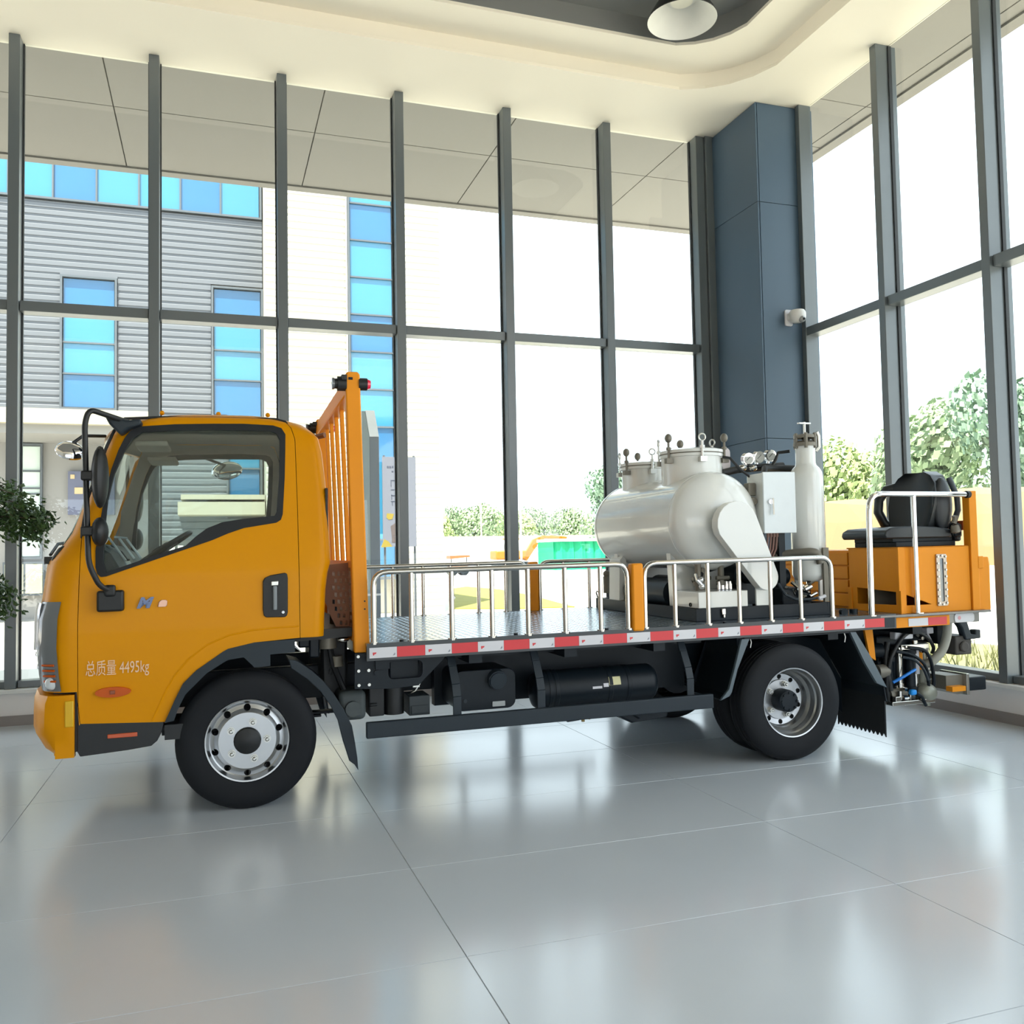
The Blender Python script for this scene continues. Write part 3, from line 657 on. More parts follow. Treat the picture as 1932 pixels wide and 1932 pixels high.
# filters and units under the deck
MB().box((.52, -.80, .43), (.68, -.55, .60)).build('transmission_case', mat('cast_grey', '#4a5152', .6, var=.15, scale=20), truck, 30, .03, bseg=3)
MB().cyl((.60, -.80, .50), (.60, -.83, .50), .045, 14).cyl((.57, -.80, .46), (.57, -.815, .46), .02, 10).build('case_cover', mat('cast_grey', '#4a5152'), truck)
MB().cyl((.855, -.72, .44), (.855, -.72, .63), .062, 20).cyl((.855, -.72, .63), (.855, -.72, .65), .05, 16).build('oil_filter', M_blk, truck, 30)
MB().box((.70, -.78, .44), (.79, -.60, .62)).box((.70, -.79, .50), (.75, -.775, .52)).build('filter_housing', M_blk, truck, 30, .012)
MB().box((.935, -.80, .43), (1.06, -.60, .545)).box((.945, -.808, .44), (1.05, -.80, .49)).build('battery_box', mat('dark_grey_box', '#343b3f', .5), truck, 30, .012)
MB().tube([(.93, -.80, .56), (.97, -.81, .58), (1.0, -.80, .62), (.99, -.79, .67)], .007, 6).build('clip_wire', M_steel, truck)
MB().box((.955, -.82, .60), (.995, -.81, .645)).build('wire_tag', M_bolt, truck, 0)
# fuel tank with cap
ft = MB().prism(rrect(1.20, .44, 1.585, .68, .05), 'y', -.85, -.45).build('fuel_tank', M_chas, truck, 30, .02)
MB().cyl((1.463, -.84, .625), (1.463, -.885, .615), .058, 20).cyl((1.463, -.885, .615), (1.463, -.895, .613), .05, 20).build('fuel_cap', M_guard, ft)
MB().prism(rrect(1.435, .455, 1.515, .485, .003), 'y', -.852, -.856).build('rating_plate', mat('label_grey_white', '#a9adae', .5), ft, 0)
MB().cyl((1.265, -.85, .50), (1.265, -.857, .50), .012, 10).build('tank_plug', M_guard, ft)
# air reservoir, straps, stickers
ar = MB().lathe([(0,0),(.06,.004),(.10,.02),(.118,.045),(.12,.06),(.12,.80),(.118,.815),(.10,.84),(.06,.856),(0,.86)], (1.715, -.74, .515), (1,0,0), 32).build('air_reservoir', M_chas, truck)
for x in (1.82, 1.86, 2.22, 2.35): MB().lathe([(.1215,-.014),(.1235,-.012),(.1235,.012),(.1215,.014)], (x, -.74, .515), (1,0,0), 32).build('tank_strap', M_chas, ar)
M_yl = mat('sticker_cream_yellow', '#d9d3a2', .5)
def sticker(x0, x1, z0, z1, m, nm):
    b = MB(); r = .1225
    for i in range(5):
        z = z0+(z1-z0)*i/4; t = max(-1, min(1, (z-.515)/r)); y = -.74-r*math.sqrt(1-t*t)-.0005; b.v += [Vector((x0, y, z)), Vector((x1, y, z))]
    b.f = [[2*i, 2*i+1, 2*i+3, 2*i+2] for i in range(4)]; b.m = [0]*4
    b.build(nm, m, ar)
sticker(2.205, 2.285, .530, .580, M_yl, 'warning_sticker'); sticker(2.165, 2.20, .522, .545, M_wht, 'small_sticker'); sticker(2.09, 2.155, .515, .530, M_wht, 'barcode_sticker')
# side guard: rail on curved hangers
MB().box((.652, -1.0, .357), (2.866, -.96, .447)).build('side_guard_rail', M_guard, truck, 30, .006)
MB().box((.652, 1.0, .357), (2.866, .96, .447)).build('side_guard_rail', M_guard, truck, 30, .006)
for x in (1.183, 1.706, 2.715):
    b = MB(); pts = [(x-.01, -.86, .80), (x-.005, -.90, .72), (x+.002, -.945, .62), (x+.004, -.965, .55), (x+.004, -.965, .38)]
    for p, q in zip(pts, pts[1:]): b.beam(p, q, .05, .012, up=(0, -1, .2))
    b.build('guard_hanger', M_guard, truck, 30, .003)
for x in (.70, 1.183, 1.706, 2.715): MB().beam((x, .97, .40), (x-.01, .88, .80), .05, .012, up=(0, 1, 0)).build('guard_hanger', M_guard, truck, 0)
MB().box((1.15, -.80, .755), (2.9, -.40, .80)).build('under_deck_pan', M_chas, truck, 0)
MB().box((1.15, -.52, .43), (2.92, -.44, .78)).build('under_deck_dark_filler', M_chas, truck, 0)  # dark sheet added so the open space under the deck looks dark
# brackets and tap below the guard
MB().prism([(1.42,.36),(1.60,.36),(1.58,.315),(1.50,.315)], 'y', -.70, -.55).build('drain_bracket', M_chas, truck, 0)
MB().prism([(1.85,.37),(2.05,.37),(2.04,.305),(1.96,.30)], 'y', -.75, -.60).build('drain_bracket', M_chas, truck, 0)
MB().cyl((2.085, -.70, .34), (2.085, -.70, .285), .012, 8).beam((2.06, -.70, .315), (2.13, -.70, .30), .02, .01).build('drain_tap', mat('brass', '#8c7a4d', .4, metal=.8), truck)
MB().prism([(2.20,.37),(2.70,.37),(2.68,.27),(2.42,.25)], 'y', -.72, -.35).build('lower_tank_bracket', M_chas, truck, 0, .01)
MB().cyl((2.40, -.73, .33), (2.47, -.73, .285), .012, 8).build('bracket_rod', M_chas, truck)
MB().cyl((2.05, 0, .48), (3.30, 0, .40), .05, 14).build('drive_shaft', M_chas, truck)
# ------------------------------------------------------------------ deck
deck = MB().box((.655, -1.018, .875), (4.215, 1.018, .892)).build('deck', M_deckp, truck, 0, .002)
M_edge = mat('dark_deck_edge', '#43474a', .45, var=.06)
for y0, y1 in ((-1.0185, -.985), (.985, 1.0185)): MB().box((.655, y0, .795), (4.29, y1, .8749)).box((.655, y0-.0005 if y0 < 0 else y1+.0005, .8749), (4.29, y0+.004 if y0 < 0 else y1-.004, .893)).build('deck_side_beam', M_edge, truck, 0)
tr = MB(); k = 0
x = .72
while x < 2.84:
    y = -.95
    while y < .96:
        a = .62 if k % 2 else -.62; dx, dy = .022*math.cos(a), .022*math.sin(a); nx, ny = -dy*.22, dx*.22
        tr.add([(x-dx, y-dy, .892), (x+nx, y+ny, .892), (x+dx, y+dy, .892), (x-nx, y-ny, .892), (x, y, .8937)], [(0,1,4),(1,2,4),(2,3,4),(3,0,4)]); y += .048; k += 1
    x += .048; k += 1
tr.build('tread_pattern', M_deckp, deck, 0, kind='stuff')
TX_ = [.669,.826,.990,1.147,1.304,1.463,1.623,1.783,1.941,2.101,2.26,2.42,2.58,2.741,2.90,3.06,3.22,3.38,3.54,3.70,3.864,4.028,4.19]
for i, (a, b) in enumerate(zip(TX_, TX_[1:])):
    t = MB().box((a, -1.022, .810), (b-.001, -1.0175, .868)).build('tape_square', M_red if i % 2 else M_wht, deck, 0)
    if i % 2 == 0:
        MB().prism([(a+.018,.842),(a+.040,.842),(a+.036,.833),(a+.028,.832),(a+.026,.826),(a+.020,.826)], 'y', -1.0222, -1.0235).build('tape_mark', M_red, t, 0)
        MB().prism([(b-.020,.825),(b-.012,.836),(b-.010,.826),(b-.014,.821),(b-.024,.820)], 'y', -1.0222, -1.0235).build('tape_mark', mat('grey_print', '#8b8d97'), t, 0)
MB().box((4.19, -1.02, .80), (4.282, -.90, .876)).build('deck_end_cap', M_guard, deck, 0, .006)
for x in (.86, 1.55, 2.14, 2.97): MB().cyl((x, -.985, .892), (x, -.985, .904), .013, 8).build('deck_screw', M_chas, deck)
# rear platform behind the deck
plat = MB().box((4.16, -1.02, .868), (5.12, 1.0, .884)).box((4.29, -.98, .80), (5.05, .95, .868)).build('rear_platform', mat('platform_grey', '#7d7c7a', .3, metal=.4), truck, 0, .003)
# ------------------------------------------------------------------ side rails
def rail(x0, x1, y, posts, r=.0165, round0=True, round1=True):
    top = 1.295
    pts = [(x0, y, .89), (x0, y, top), (x1, y, top), (x1, y, .89)]
    o = MB().tube(pts, r, 12, round_r=.085).build('side_rail', M_steel, truck)
    for x in posts: MB().cyl((x, y, .89), (x, y, top-.01), .0145, 12).build('rail_post', M_steel, o)
    for x in [x0, x1]+list(posts): MB().cyl((x, y, .885), (x, y, .898), .026, 12).build('post_foot', M_steel, o)
    return o
for y in (-.995, .985):
    rail(.70, 2.285, y, (.918, 1.157, 1.402, 1.628, 1.866, 2.10))
    rail(2.40, 3.79, y, (2.612, 2.848, 3.077, 3.312, 3.544))
    MB().box((2.302, y-.035, .876), (2.380, y+.035, 1.297)).build('orange_stake', M_or, truck, 30, .012)
    if y > 0: break
# ------------------------------------------------------------------ headboard
hbd = MB().prism([(.595,.838),(.682,.838),(.642,2.435),(.632,2.452),(.568,2.452),(.558,2.435)], 'y', -.955, -.885).build('headboard_post', M_or, truck, 30, .008)
MB().prism([(.595,.838),(.682,.838),(.642,2.435),(.632,2.452),(.568,2.452),(.558,2.435)], 'y', .955, .885).build('headboard_post', M_or, truck, 30, .008)
MB().box((.565, -.89, 2.33), (.640, .89, 2.43)).build('headboard_top_beam', M_or, truck, 30, .008)
for k in range(5):
    y = -.60+.30*k
    MB().beam((.648, y, 1.34), (.612, y, 2.34), .035, .026, up=(1, 0, 0)).build('headboard_bar', M_or, truck, 30, .004)
MB().box((.605, -.89, 1.32), (.665, .89, 1.36)).box((.605, -.89, .89), (.665, .89, .93)).build('headboard_cross_rail', M_or, truck, 0)
hol = []
M_brn = mat('brown_orange_plate', (.20, .065, .015), .5, var=.12)
for j in range(9):
    for i in range(28):
        y = -.84+i*.062; z = .955+j*.045
        hol.append([(y, z), (y, z+.026), (y+.026, z+.026), (y+.026, z)])
MB().prism([(-.885,.93),(.885,.93),(.885,1.32),(-.885,1.32)], 'x', .628, .634, hol).build('perforated_plate', M_brn, truck, 0)
gh = []
for j in range(9):
    for i in range(3):
        x = .505+.030*i+(.013 if j % 2 else 0); z = 1.30-.042*j
        if x < .585 and not (x < .53 and z < 1.06): gh.append([(x, z), (x, z-.026), (x+.015, z-.028), (x+.015, z-.002)])
MB().prism([(.468,1.34),(.60,1.35),(.605,.93),(.56,.90),(.50,1.02),(.462,1.12)], 'y', -.66, -.652, gh).build('side_gusset', M_brn, truck, 0)
for y in (-.93, .93):
    l = MB().cyl((.565, y, 2.385), (.515, y, 2.385), .042, 14).cyl((.515, y, 2.385), (.495, y, 2.385), .03, 12).box((.535, y-.05, 2.40), (.565, y+.05, 2.43)).build('work_lamp', M_blk, truck, 30)
    MB().cyl((.497, y, 2.385), (.485, y, 2.385), .034, 14).build('lamp_lens', M_lens, l)
    l = MB().cyl((.635, y, 2.385), (.685, y, 2.385), .036, 14).build('clearance_lamp', M_blk, truck, 30)
    MB().cyl((.685, y, 2.385), (.705, y, 2.385), .032, 14, .024).build('red_lens', M_redl, l)
MB().box((.575, -.93, 2.405), (.600, -.957, 2.42)).build('post_slot', M_chas, hbd, 0)
for z in (1.13, 1.085): MB().cyl((.655, -.955, z), (.655, -.958, z), .005, 8).build('post_screw', M_chas, hbd)
MB().tube([(.47, .60, 2.30), (.52, .5, 2.26), (.58, .45, 2.27)], .02, 8).build('cab_lock_bracket', M_brn, truck)
# ------------------------------------------------------------------ rear mudguards
M_lip = mat('mid_grey_lip', '#56636b', .45, var=.05)
gp = [(2.915,.405),(2.985,.43),(3.105,.785),(3.955,.785),(4.185,.40),(4.20,.30)]
for s in (-1, 1):
    b = MB(); y0, y1 = s*1.0, s*.56
    for p, q in zip(gp, gp[1:]): b.beam((p[0], (y0+y1)/2, p[1]), (q[0], (y0+y1)/2, q[1]), abs(y1-y0), .01, up=(0, 0, 1))
    mg = b.build('rear_mudguard', M_chas, truck, 0)
    MB().prism([(3.078,.785),(3.136,.785),(3.045,.60),(2.995,.45),(2.975,.425),(2.91,.402),(2.975,.47),(3.02,.60)], 'y', s*1.008, s*.985).build('guard_lip', M_lip, mg, 30, .003)
    MB().prism([(3.918,.785),(3.962,.785),(4.085,.60),(4.20,.395),(4.165,.41),(4.12,.43),(4.03,.57)], 'y', s*1.008, s*.985).build('guard_lip', M_lip, mg, 30, .003)
    N = 12; ys_ = [s*(.99-.50*k/(2*N)) for k in range(2*N+1)]
    flap = [(ys_[0], .40)]+[(y, .055+(.030 if k % 2 else 0)+.10*k/(2*N)*0.0) for k, y in enumerate(ys_)]+[(ys_[-1], .40)]
    MB().prism(flap, 'x', 4.19, 4.20).build('mud_flap', M_rub, mg, 0)
    MB().prism([(3.10,.785),(3.955,.785),(4.185,.40),(4.185,.15),(3.70,.60),(3.2,.60),(2.95,.43)], 'y', s*.55, s*.54).build('guard_inner_sheet', M_chas, mg, 0)
    for x, z in ((3.15,.76),(3.88,.755)): MB().tube([(x, s*.99, z+.03), (x+.003, s*1.0, z), (x-.005, s*1.0, z-.035)], .004, 6).build('guard_hook', M_bolt, mg)
# ================================================================== TANK SKID on the deck
def base_thing(name, label, cat, p, group=None):
    o = thing(name, label, cat, to_world(p), TRUCK_RZ, group); CTX['off'] = Vector((p[0], p[1], p[2]+SL*p[0])); CTX['tilt'] = SL; return o
TK = base_thing('paint_tank_unit', 'white horizontal paint tank with two hatches on a dark skid', 'tank', (3.4, 0, .893))
MB().box((2.87, -.80, .893), (3.93, .90, .91)).box((2.87, -.80, .91), (2.90, .90, .978)).box((3.90, -.80, .91), (3.93, .90, .978)).box((2.87, -.80, .91), (3.93, -.77, .978)).box((2.87, .87, .91), (3.93, .90, .978)).box((2.90, -.77, .945), (3.90, .87, .95)).build('skid_frame', M_chas, TK, 0, .004)
cx, cz, R = 3.142, 1.57, .342
yn, yf = -.58, .72
prof = []
for k in range(9):
    a = math.radians(90*k/8); prof.append((R*math.sin(a), -.16*math.cos(a)))
L_ = yf-yn
prof += [(R, .01), (R+.003, .012), (R+.003, .03), (R, .032), (R, L_-.03), (R+.003, L_-.028), (R+.003, L_-.012), (R, L_-.01)]
for k in range(9):
    a = math.radians(90*k/8); prof.append((R*math.cos(a), L_+.16*math.sin(a)))
tank = MB().lathe(prof, (cx, yn, cz), (0, 1, 0), 56).build('tank_body', M_wp, TK, 50)
def neck(y, r, zt, n):
    o = MB().lathe([(r, 1.80-zt), (r, -.05), (r+.012, -.048), (r+.012, -.028), (r, -.026), (r, -.022), (r+.016, -.02), (r+.016, .0), (r-.02, .012), (0, .026)], (cx, y, zt), (0, 0, 1), 40).build('hatch', M_wp, TK, 35)
    MB().lathe([(r+.002,-.026),(r+.014,-.026),(r+.014,-.021),(r+.002,-.021)], (cx, y, zt), (0,0,1), 40).build('hatch_seal', M_grey, o)
    for k in range(n):
        a = 2*PI*k/n+.35; c, s = math.cos(a), math.sin(a); p = Vector((cx+(r+.022)*c, y+(r+.022)*s, zt)); d = Vector((c, s, 0))
        b = MB().beam(p+Vector((0,0,-.095)), p+Vector((0,0,-.06)), .05, .04).cyl(p+Vector((0,0,-.085)), p+Vector((0,0,.055)), .009, 8)
        b.cyl(p+Vector((0,0,.0)), p+Vector((0,0,.02)), .018, 8)
        if k % 2: b.sphere(p+Vector((0,0,.085)), .03, 10, 8, (.9, .9, 1.1)); b.build('clamp_bolt', M_grey, o)
        else:
            t = Vector((-s, c, 0)); b.tube([p+Vector((0,0,.078))+(t*math.cos(2*PI*i/14)+Vector((0,0,1))*math.sin(2*PI*i/14))*.024 for i in range(14)], .006, 6, closed=True); b.build('eye_bolt', M_bolt, o)
    return o
neck(-.30, .218, 2.085, 6); nf_ = neck(.46, .188, 2.07, 6)
MB().tube([(3.30, -.47, 2.03), (3.34, -.50, 2.02), (3.42, -.52, 1.93), (3.52, -.54, 1.85), (3.62, -.55, 1.825), (3.66, -.55, 1.84)], .010, 8).build('thin_hose', M_blk, TK)
# saddles
for y in (-.40, .50):
    q = [(cx-.34, .93), (cx+.34, .93), (cx+.34, 1.50)]+[(cx+R*math.cos(math.radians(a)), cz+R*math.sin(math.radians(a))) for a in range(-15, -166, -10)]+[(cx-.34, 1.50)]
    MB().prism([(cx-.24, .945), (cx+.24, .945), (cx+.26, 1.36)]+[(cx+(R-.004)*math.cos(math.radians(a)), cz+(R-.004)*math.sin(math.radians(a))) for a in range(-40, -141, -10)]+[(cx-.26, 1.36)], 'y', y-.03, y+.03).build('saddle', M_wp, TK, 20)
MB().prism([(2.86,.978),(2.90,.978),(2.93,1.30),(2.90,1.33),(2.87,1.30)], 'y', .40, .60).build('tank_leg', M_wp, TK, 20, .004)
# chain guard plate (slanted white stadium) standing on a foot
CG = []
def arc(c, r, a0, a1, n=10): return [(c[0]+r*math.cos(math.radians(a0+(a1-a0)*k/n)), c[1]+r*math.sin(math.radians(a0+(a1-a0)*k/n))) for k in range(n+1)]
CG = arc((3.157,1.535), .155, 22, 205) + arc((3.372,1.172), .088, 215, 380)
cg = MB().prism(CG, 'y', -.875, -.80).build('chain_guard', M_wp, TK, 30, .006)
MB().prism([(3.33,.978),(3.43,.978),(3.425,1.12),(3.33,1.12)], 'y', -.80, -.785).build('guard_foot', M_wp, TK, 20, .004)
MB().cyl((3.157, -.80, 1.535), (3.157, -.70, 1.545), .07, 18).cyl((3.372, -.80, 1.172), (3.372, -.62, 1.172), .05, 16).build('drive_shaft_stub', M_chas, TK)
MB().cyl((3.372, -.62, 1.172), (3.372, -.30, 1.172), .10, 20).box((3.27, -.60, .978), (3.47, -.32, 1.09)).build('drive_motor', M_chas, TK, 30)
# white box at the near-left of the skid, valves above
MB().box((2.885, -.805, .979), (3.262, -.45, 1.088)).build('valve_box', M_wp, TK, 30, .005)
MB().lathe([(.010,-.004),(.014,-.004),(.014,.004),(.010,.004)], (2.882, -.70, 1.0), (1,0,0), 14, closed=True).build('box_ring', M_blk, TK)
MB().box((3.055, -.815, .93), (3.085, -.80, .972)).box((3.06, -.825, .91), (3.075, -.80, .935)).build('box_latch', M_steel, TK, 30, .004)
b = MB()
for x, y, h_ in ((2.99, -.62, .20), (3.06, -.56, .25), (3.17, -.62, .22)):
    b.cyl((x, y, 1.088), (x, y, 1.088+h_), .022, 12).cyl((x, y, 1.12), (x, y, 1.15), .034, 12).cyl((x-.05, y-.02, 1.17), (x+.05, y-.02, 1.17), .014, 10)
b.build('pipe_stub', M_grey, TK)
MB().tube([(2.95, -.66, 1.20), (2.94, -.70, 1.16), (2.97, -.70, 1.13)], .012, 8).sphere((2.985, -.68, 1.12), .022, 10, 8).sphere((2.975, -.69, 1.165), .02, 10, 8).build('chrome_valve', M_chrome, TK)
b = MB()
for k in range(4): b.cyl((3.14+.03*k, -.64, 1.09), (3.14+.03*k, -.64, 1.145), .012, 10)
b.build('chrome_fitting', M_chrome, TK)
MB().tube([(3.02, -.58, 1.28), (3.12, -.55, 1.25), (3.22, -.55, 1.32), (3.24, -.60, 1.40)], .026, 10).tube([(2.97, -.60, 1.15), (3.08, -.55, 1.22), (3.20, -.50, 1.24)], .02, 8).build('black_hose', M_blk, TK)
for x in (2.93, 3.02): MB().cyl((x+.06, -.585, 1.33), (x+.06, -.60, 1.33), .024, 14).build('tank_port', M_grey, TK) if x < 3 else None
# compressor shapes under the tank
MB().cyl((2.98, -.32, 1.06), (2.98, .35, 1.06), .105, 22).box((2.92, -.30, .95), (3.04, .30, 1.0)).build('hydraulic_motor', M_chas, TK, 30)
MB().cyl((3.25, -.10, 1.07), (3.25, .55, 1.07), .10, 22).build('pump_body', M_chas, TK, 30)
MB().cyl((2.93, .80, 1.02), (2.93, .80, 1.16), .03, 12).sphere((2.93, .80, 1.18), .03).build('green_grey_cap', M_grey, TK)
MB().tube([(2.88, .88, .98), (2.875, .90, 1.02), (2.885, .91, 1.035), (2.90, .90, 1.02)], .006, 6).build('lifting_eye', M_blk, TK)
# control box
cb = MB().box((3.475, -.70, 1.475), (3.725, -.50, 1.895)).build('control_box', M_wp, TK, 30, .005)
MB().box((3.470, -.712, 1.470), (3.732, -.698, 1.900)).build('control_box_door', mat('pale_blue_white_paint', (.72,.77,.79), .35), TK, 30, .004)
MB().cyl((3.520, -.712, 1.690), (3.520, -.728, 1.690), .017, 14).beam((3.535, -.728, 1.715), (3.533, -.735, 1.60), .010, .012).build('box_handle', M_chrome, TK)
b = MB()
for x in (3.475, 3.50, 3.56, 3.585, 3.61, 3.635): b.cyl((x+.01, -.60, 1.475), (x+.01, -.60, 1.445), .011, 8).tube([(x+.01, -.60, 1.45), (x+.005, -.59, 1.36), (x-.02, -.55, 1.26)], .008, 6)
b.build('cable_gland', mat('brown_gland', '#8d6a5f', .5), TK)
MB().box((3.49, -.60, .95), (3.54, -.50, 1.475)).box((3.66, -.60, .95), (3.71, -.50, 1.475)).build('control_box_post', M_chas, TK, 0)
# gauge manifold behind the control box
gm = MB().tube([(3.40, -.30, 1.93), (3.52, -.30, 1.955), (3.70, -.30, 1.97), (3.92, -.30, 1.985)], .028, 10)
gm.build('manifold', M_blk, TK)
for x, z in ((3.597,2.036),(3.690,2.050),(3.790,2.062)):
    g = MB().cyl((x, -.305, z), (x, -.345, z-.006), .045, 20).cyl((x, -.30, z-.09), (x, -.30, z-.03), .012, 8).build('pressure_gauge', M_chrome, TK, 30)
    MB().cyl((x, -.346, z-.006), (x, -.3475, z-.006), .037, 20).build('gauge_face', mat('gauge_face_grey', '#b9bab4', .3), g)
    MB().beam((x-.02, -.349, z-.018), (x+.012, -.349, z+.012), .004, .003).build('gauge_needle', M_blk, g, 0)
MB().prism(rrect(3.455, 1.965, 3.53, 2.13, .036), 'y', -.20, -.185).build('pale_paddle', mat('pale_pink_plate', '#cfc7c9', .5), TK, 30, .003)
b = MB()
for x in (3.55, 3.64, 3.75, 3.85): b.sphere((x, -.33, 1.965), .03, 10, 8, (1.2, .9, .8))
b.build('valve_knob', M_steel, TK)
MB().tube([(3.62, -.55, 1.84), (3.60, -.53, 1.90), (3.66, -.45, 1.95), (3.80, -.42, 1.955), (3.93, -.45, 1.95)], .024, 10).tube([(3.58, -.55, 1.86), (3.575, -.56, 1.75), (3.60, -.56, 1.62), (3.62, -.56, 1.52)], .018, 8).tube([(3.555, -.54, 1.84), (3.545, -.55, 1.7), (3.58, -.56, 1.55)], .013, 8).build('black_hose', M_blk, TK)
MB().box((3.41, -.62, 1.74), (3.47, -.56, 1.83)).cyl((3.44, -.62, 1.70), (3.44, -.62, 1.60), .018, 10).cyl((3.44, -.60, 1.70), (3.44, -.64, 1.70), .03, 12).build('regulator', M_grey, TK, 30, .005)
MB().tube([(3.93, -.55, 1.92), (3.99, -.60, 2.03), (3.90, -.62, 2.045), (3.84, -.60, 2.05)], .011, 8, round_r=.03).build('bottle_hose', M_blk, TK)
MB().tube([(3.70, -.35, 1.97), (3.76, -.38, 1.965), (3.79, -.40, 2.02), (3.80, -.42, 2.07), (3.86, -.48, 2.075)], .012, 8).build('bottle_hose', M_blk, TK)
# tall white pressure bottle
pb = MB().lathe([(0,1.115),(.06,1.118),(.10,1.135),(.118,1.17),(.118,1.87),(.112,1.905),(.095,1.935),(.075,1.955),(.070,1.975),(.070,2.10),(0,2.10)], (3.905, -.60, 0), (0,0,1), 36).build('pressure_bottle', M_wp, TK, 45)
b = MB().lathe([(.083,2.095),(.083,2.12),(.06,2.135),(0,2.14)], (3.905,-.60,0), (0,0,1), 24).lathe([(.078,2.155),(.078,2.175),(.05,2.185),(0,2.188)], (3.905,-.60,0), (0,0,1), 24)
for k in range(6):
    a = 2*PI*k/6; p = (3.905+.074*math.cos(a), -.60+.074*math.sin(a)); b.cyl((*p, 2.08), (*p, 2.19), .012, 8)
b.build('bottle_flange', M_grey, TK)
MB().cyl((3.905, -.60, 2.18), (3.905, -.60, 2.275), .009, 8).beam((3.84, -.62, 2.262), (3.965, -.58, 2.268), .022, .010).build('bottle_tap', M_bolt, TK)
MB().tube([(3.98, -.62, 2.06), (4.0, -.63, 2.09), (4.0, -.63, 2.17), (3.985, -.63, 2.20)], .014, 8).build('bottle_clamp', M_bolt, TK)
MB().beam((3.945, -.735, .978), (3.945, -.735, 1.36), .045, .02, up=(0,1,0)).build('bottle_stand', M_grey, TK, 0)
MB().beam((3.84, -.55, .978), (3.84, -.55, 1.2), .04, .02, up=(0,1,0)).beam((4.0, -.60, .978), (4.0, -.60, 1.2), .03, .02).build('bottle_leg', M_wp, TK, 0)
MB().tube([(3.62, -.50, 1.28), (3.72, -.60, 1.325), (3.83, -.73, 1.335), (3.875, -.745, 1.325), (3.895, -.745, 1.25)], .027, 12, round_r=.05).lathe([(.03,0),(.09,.01),(.09,.05),(.05,.10),(.03,.11)], (3.56,-.46,1.27), (.7,-.5,.2), 18).build('elbow_pipe', M_grey, TK)
MB().tube([(3.56, -.72, 1.12), (3.60, -.745, 1.04), (3.68, -.75, 1.005), (3.80, -.745, 1.0), (3.88, -.74, 1.01)], .010, 8).build('grey_hose', M_guard, TK)
b = MB(); random.seed(3)
for k in range(16):
    x, y, z = 3.66+.24*random.random(), -.72+.08*random.random(), 1.0+.12*random.random(); d = Vector((random.uniform(-1,1), random.uniform(-.4,.4), random.uniform(-.6,.6))).normalized()*.03; b.cyl(Vector((x,y,z))-d, Vector((x,y,z))+d, random.uniform(.008, .017), 8)
b.build('fittings_cluster', M_steel, TK, kind='stuff')
MB().box((3.62, -.68, .95), (3.86, -.40, 1.08)).cyl((3.60, -.50, 1.16), (3.78, -.50, 1.16), .06, 16).build('pump_block', M_chas, TK, 30, .01)
MB().cyl((3.86, -.756, 1.005), (3.92, -.752, 1.02), .013, 10).build('white_coupler', M_wht, TK)
MB().cyl((4.0, -.66, .99), (4.0, -.66, 1.10), .014, 10).build('red_rod', M_red, TK)

# ================================================================== OPERATOR STATION
OP = base_thing('operator_console', 'orange steel operator console box with chrome grab rail at truck tail', 'console', (4.7, -.4, .884))
L0, T_ = .884, 1.35
b = MB()   # left face with a rectangular cut-out and near face with a triangular one
lf = MB().prism([(-.95,L0),(-.42,L0),(-.42,T_),(-.95,T_)], 'x', 4.39, 4.40, [[(-.91,L0+.06),(-.91,L0+.15),(-.50,L0+.17),(-.50,L0+.05)]]).build('box_left_panel', M_or, OP, 0, .002)
MB().prism([(4.40,L0),(5.01,L0),(5.01,T_),(4.40,T_)], 'y', -.95, -.94, [[(4.445,L0+.055),(4.445,L0+.13),(4.66,L0+.055)]]).build('box_near_panel', M_or, OP, 0, .002)
MB().box((4.39, -.95, T_-.01), (5.01, -.40, T_)).build('box_top', M_or, OP, 0, .002)
MB().box((4.42, -.41, L0), (5.01, -.40, T_-.01)).box((5.0, -.94, L0), (5.01, -.41, T_-.01)).build('box_back_panel', M_or, OP, 0)
MB().box((4.375, -.975, L0), (4.40, -.945, L0+.16)).build('corner_flange', M_or, OP, 0, .002)
MB().box((4.382, -.45, L0), (4.391, -.41, L0+.17)).build('corner_flange', M_or, OP, 0, .002)
MB().box((4.375, -.962, L0), (4.43, -.948, T_-.002)).build('corner_trim', M_or, OP, 0, .002)
MB().prism([(4.45,L0+.03),(4.70,L0+.03),(4.70,L0+.28),(4.45,L0+.28)], 'y', -.62, -.60).build('inner_sheet', M_grey, OP, 0)
sg = MB().prism(rrect(4.705, .925, 4.795, 1.292, .008), 'y', -.951, -.962, [rrect(4.735,.955,4.767,1.262,.008)[::-1]]).build('sight_gauge', mat('gauge_frame_metal', '#b5a79a', .35, metal=.6), OP, 20, .003)
MB().prism(rrect(4.733,.953,4.769,1.264,.006), 'y', -.950, -.955).build('sight_glass', mat('dark_sight_glass', '#56606b', .1, coat=1), sg, 0)
for k in range(8):
    for x in (4.716, 4.784): MB().cyl((x, -.962, .945+.047*k), (x, -.970, .945+.047*k), .008, 6).build('gauge_screw', M_bolt, sg)
for x in (4.75,):
    for z in (.936, 1.281): MB().cyl((x, -.962, z), (x, -.970, z), .008, 6).build('gauge_screw', M_bolt, sg)
# drawer cabinet behind
MB().box((4.42, -.395, L0), (4.95, .60, 1.33)).build('drawer_cabinet', M_or, OP, 0, .004)
for k in range(4): MB().box((4.405, -.385, L0+.02+.105*k), (4.42, .59, L0+.115+.105*k)).build('drawer_front', M_or, OP, 0, .004)
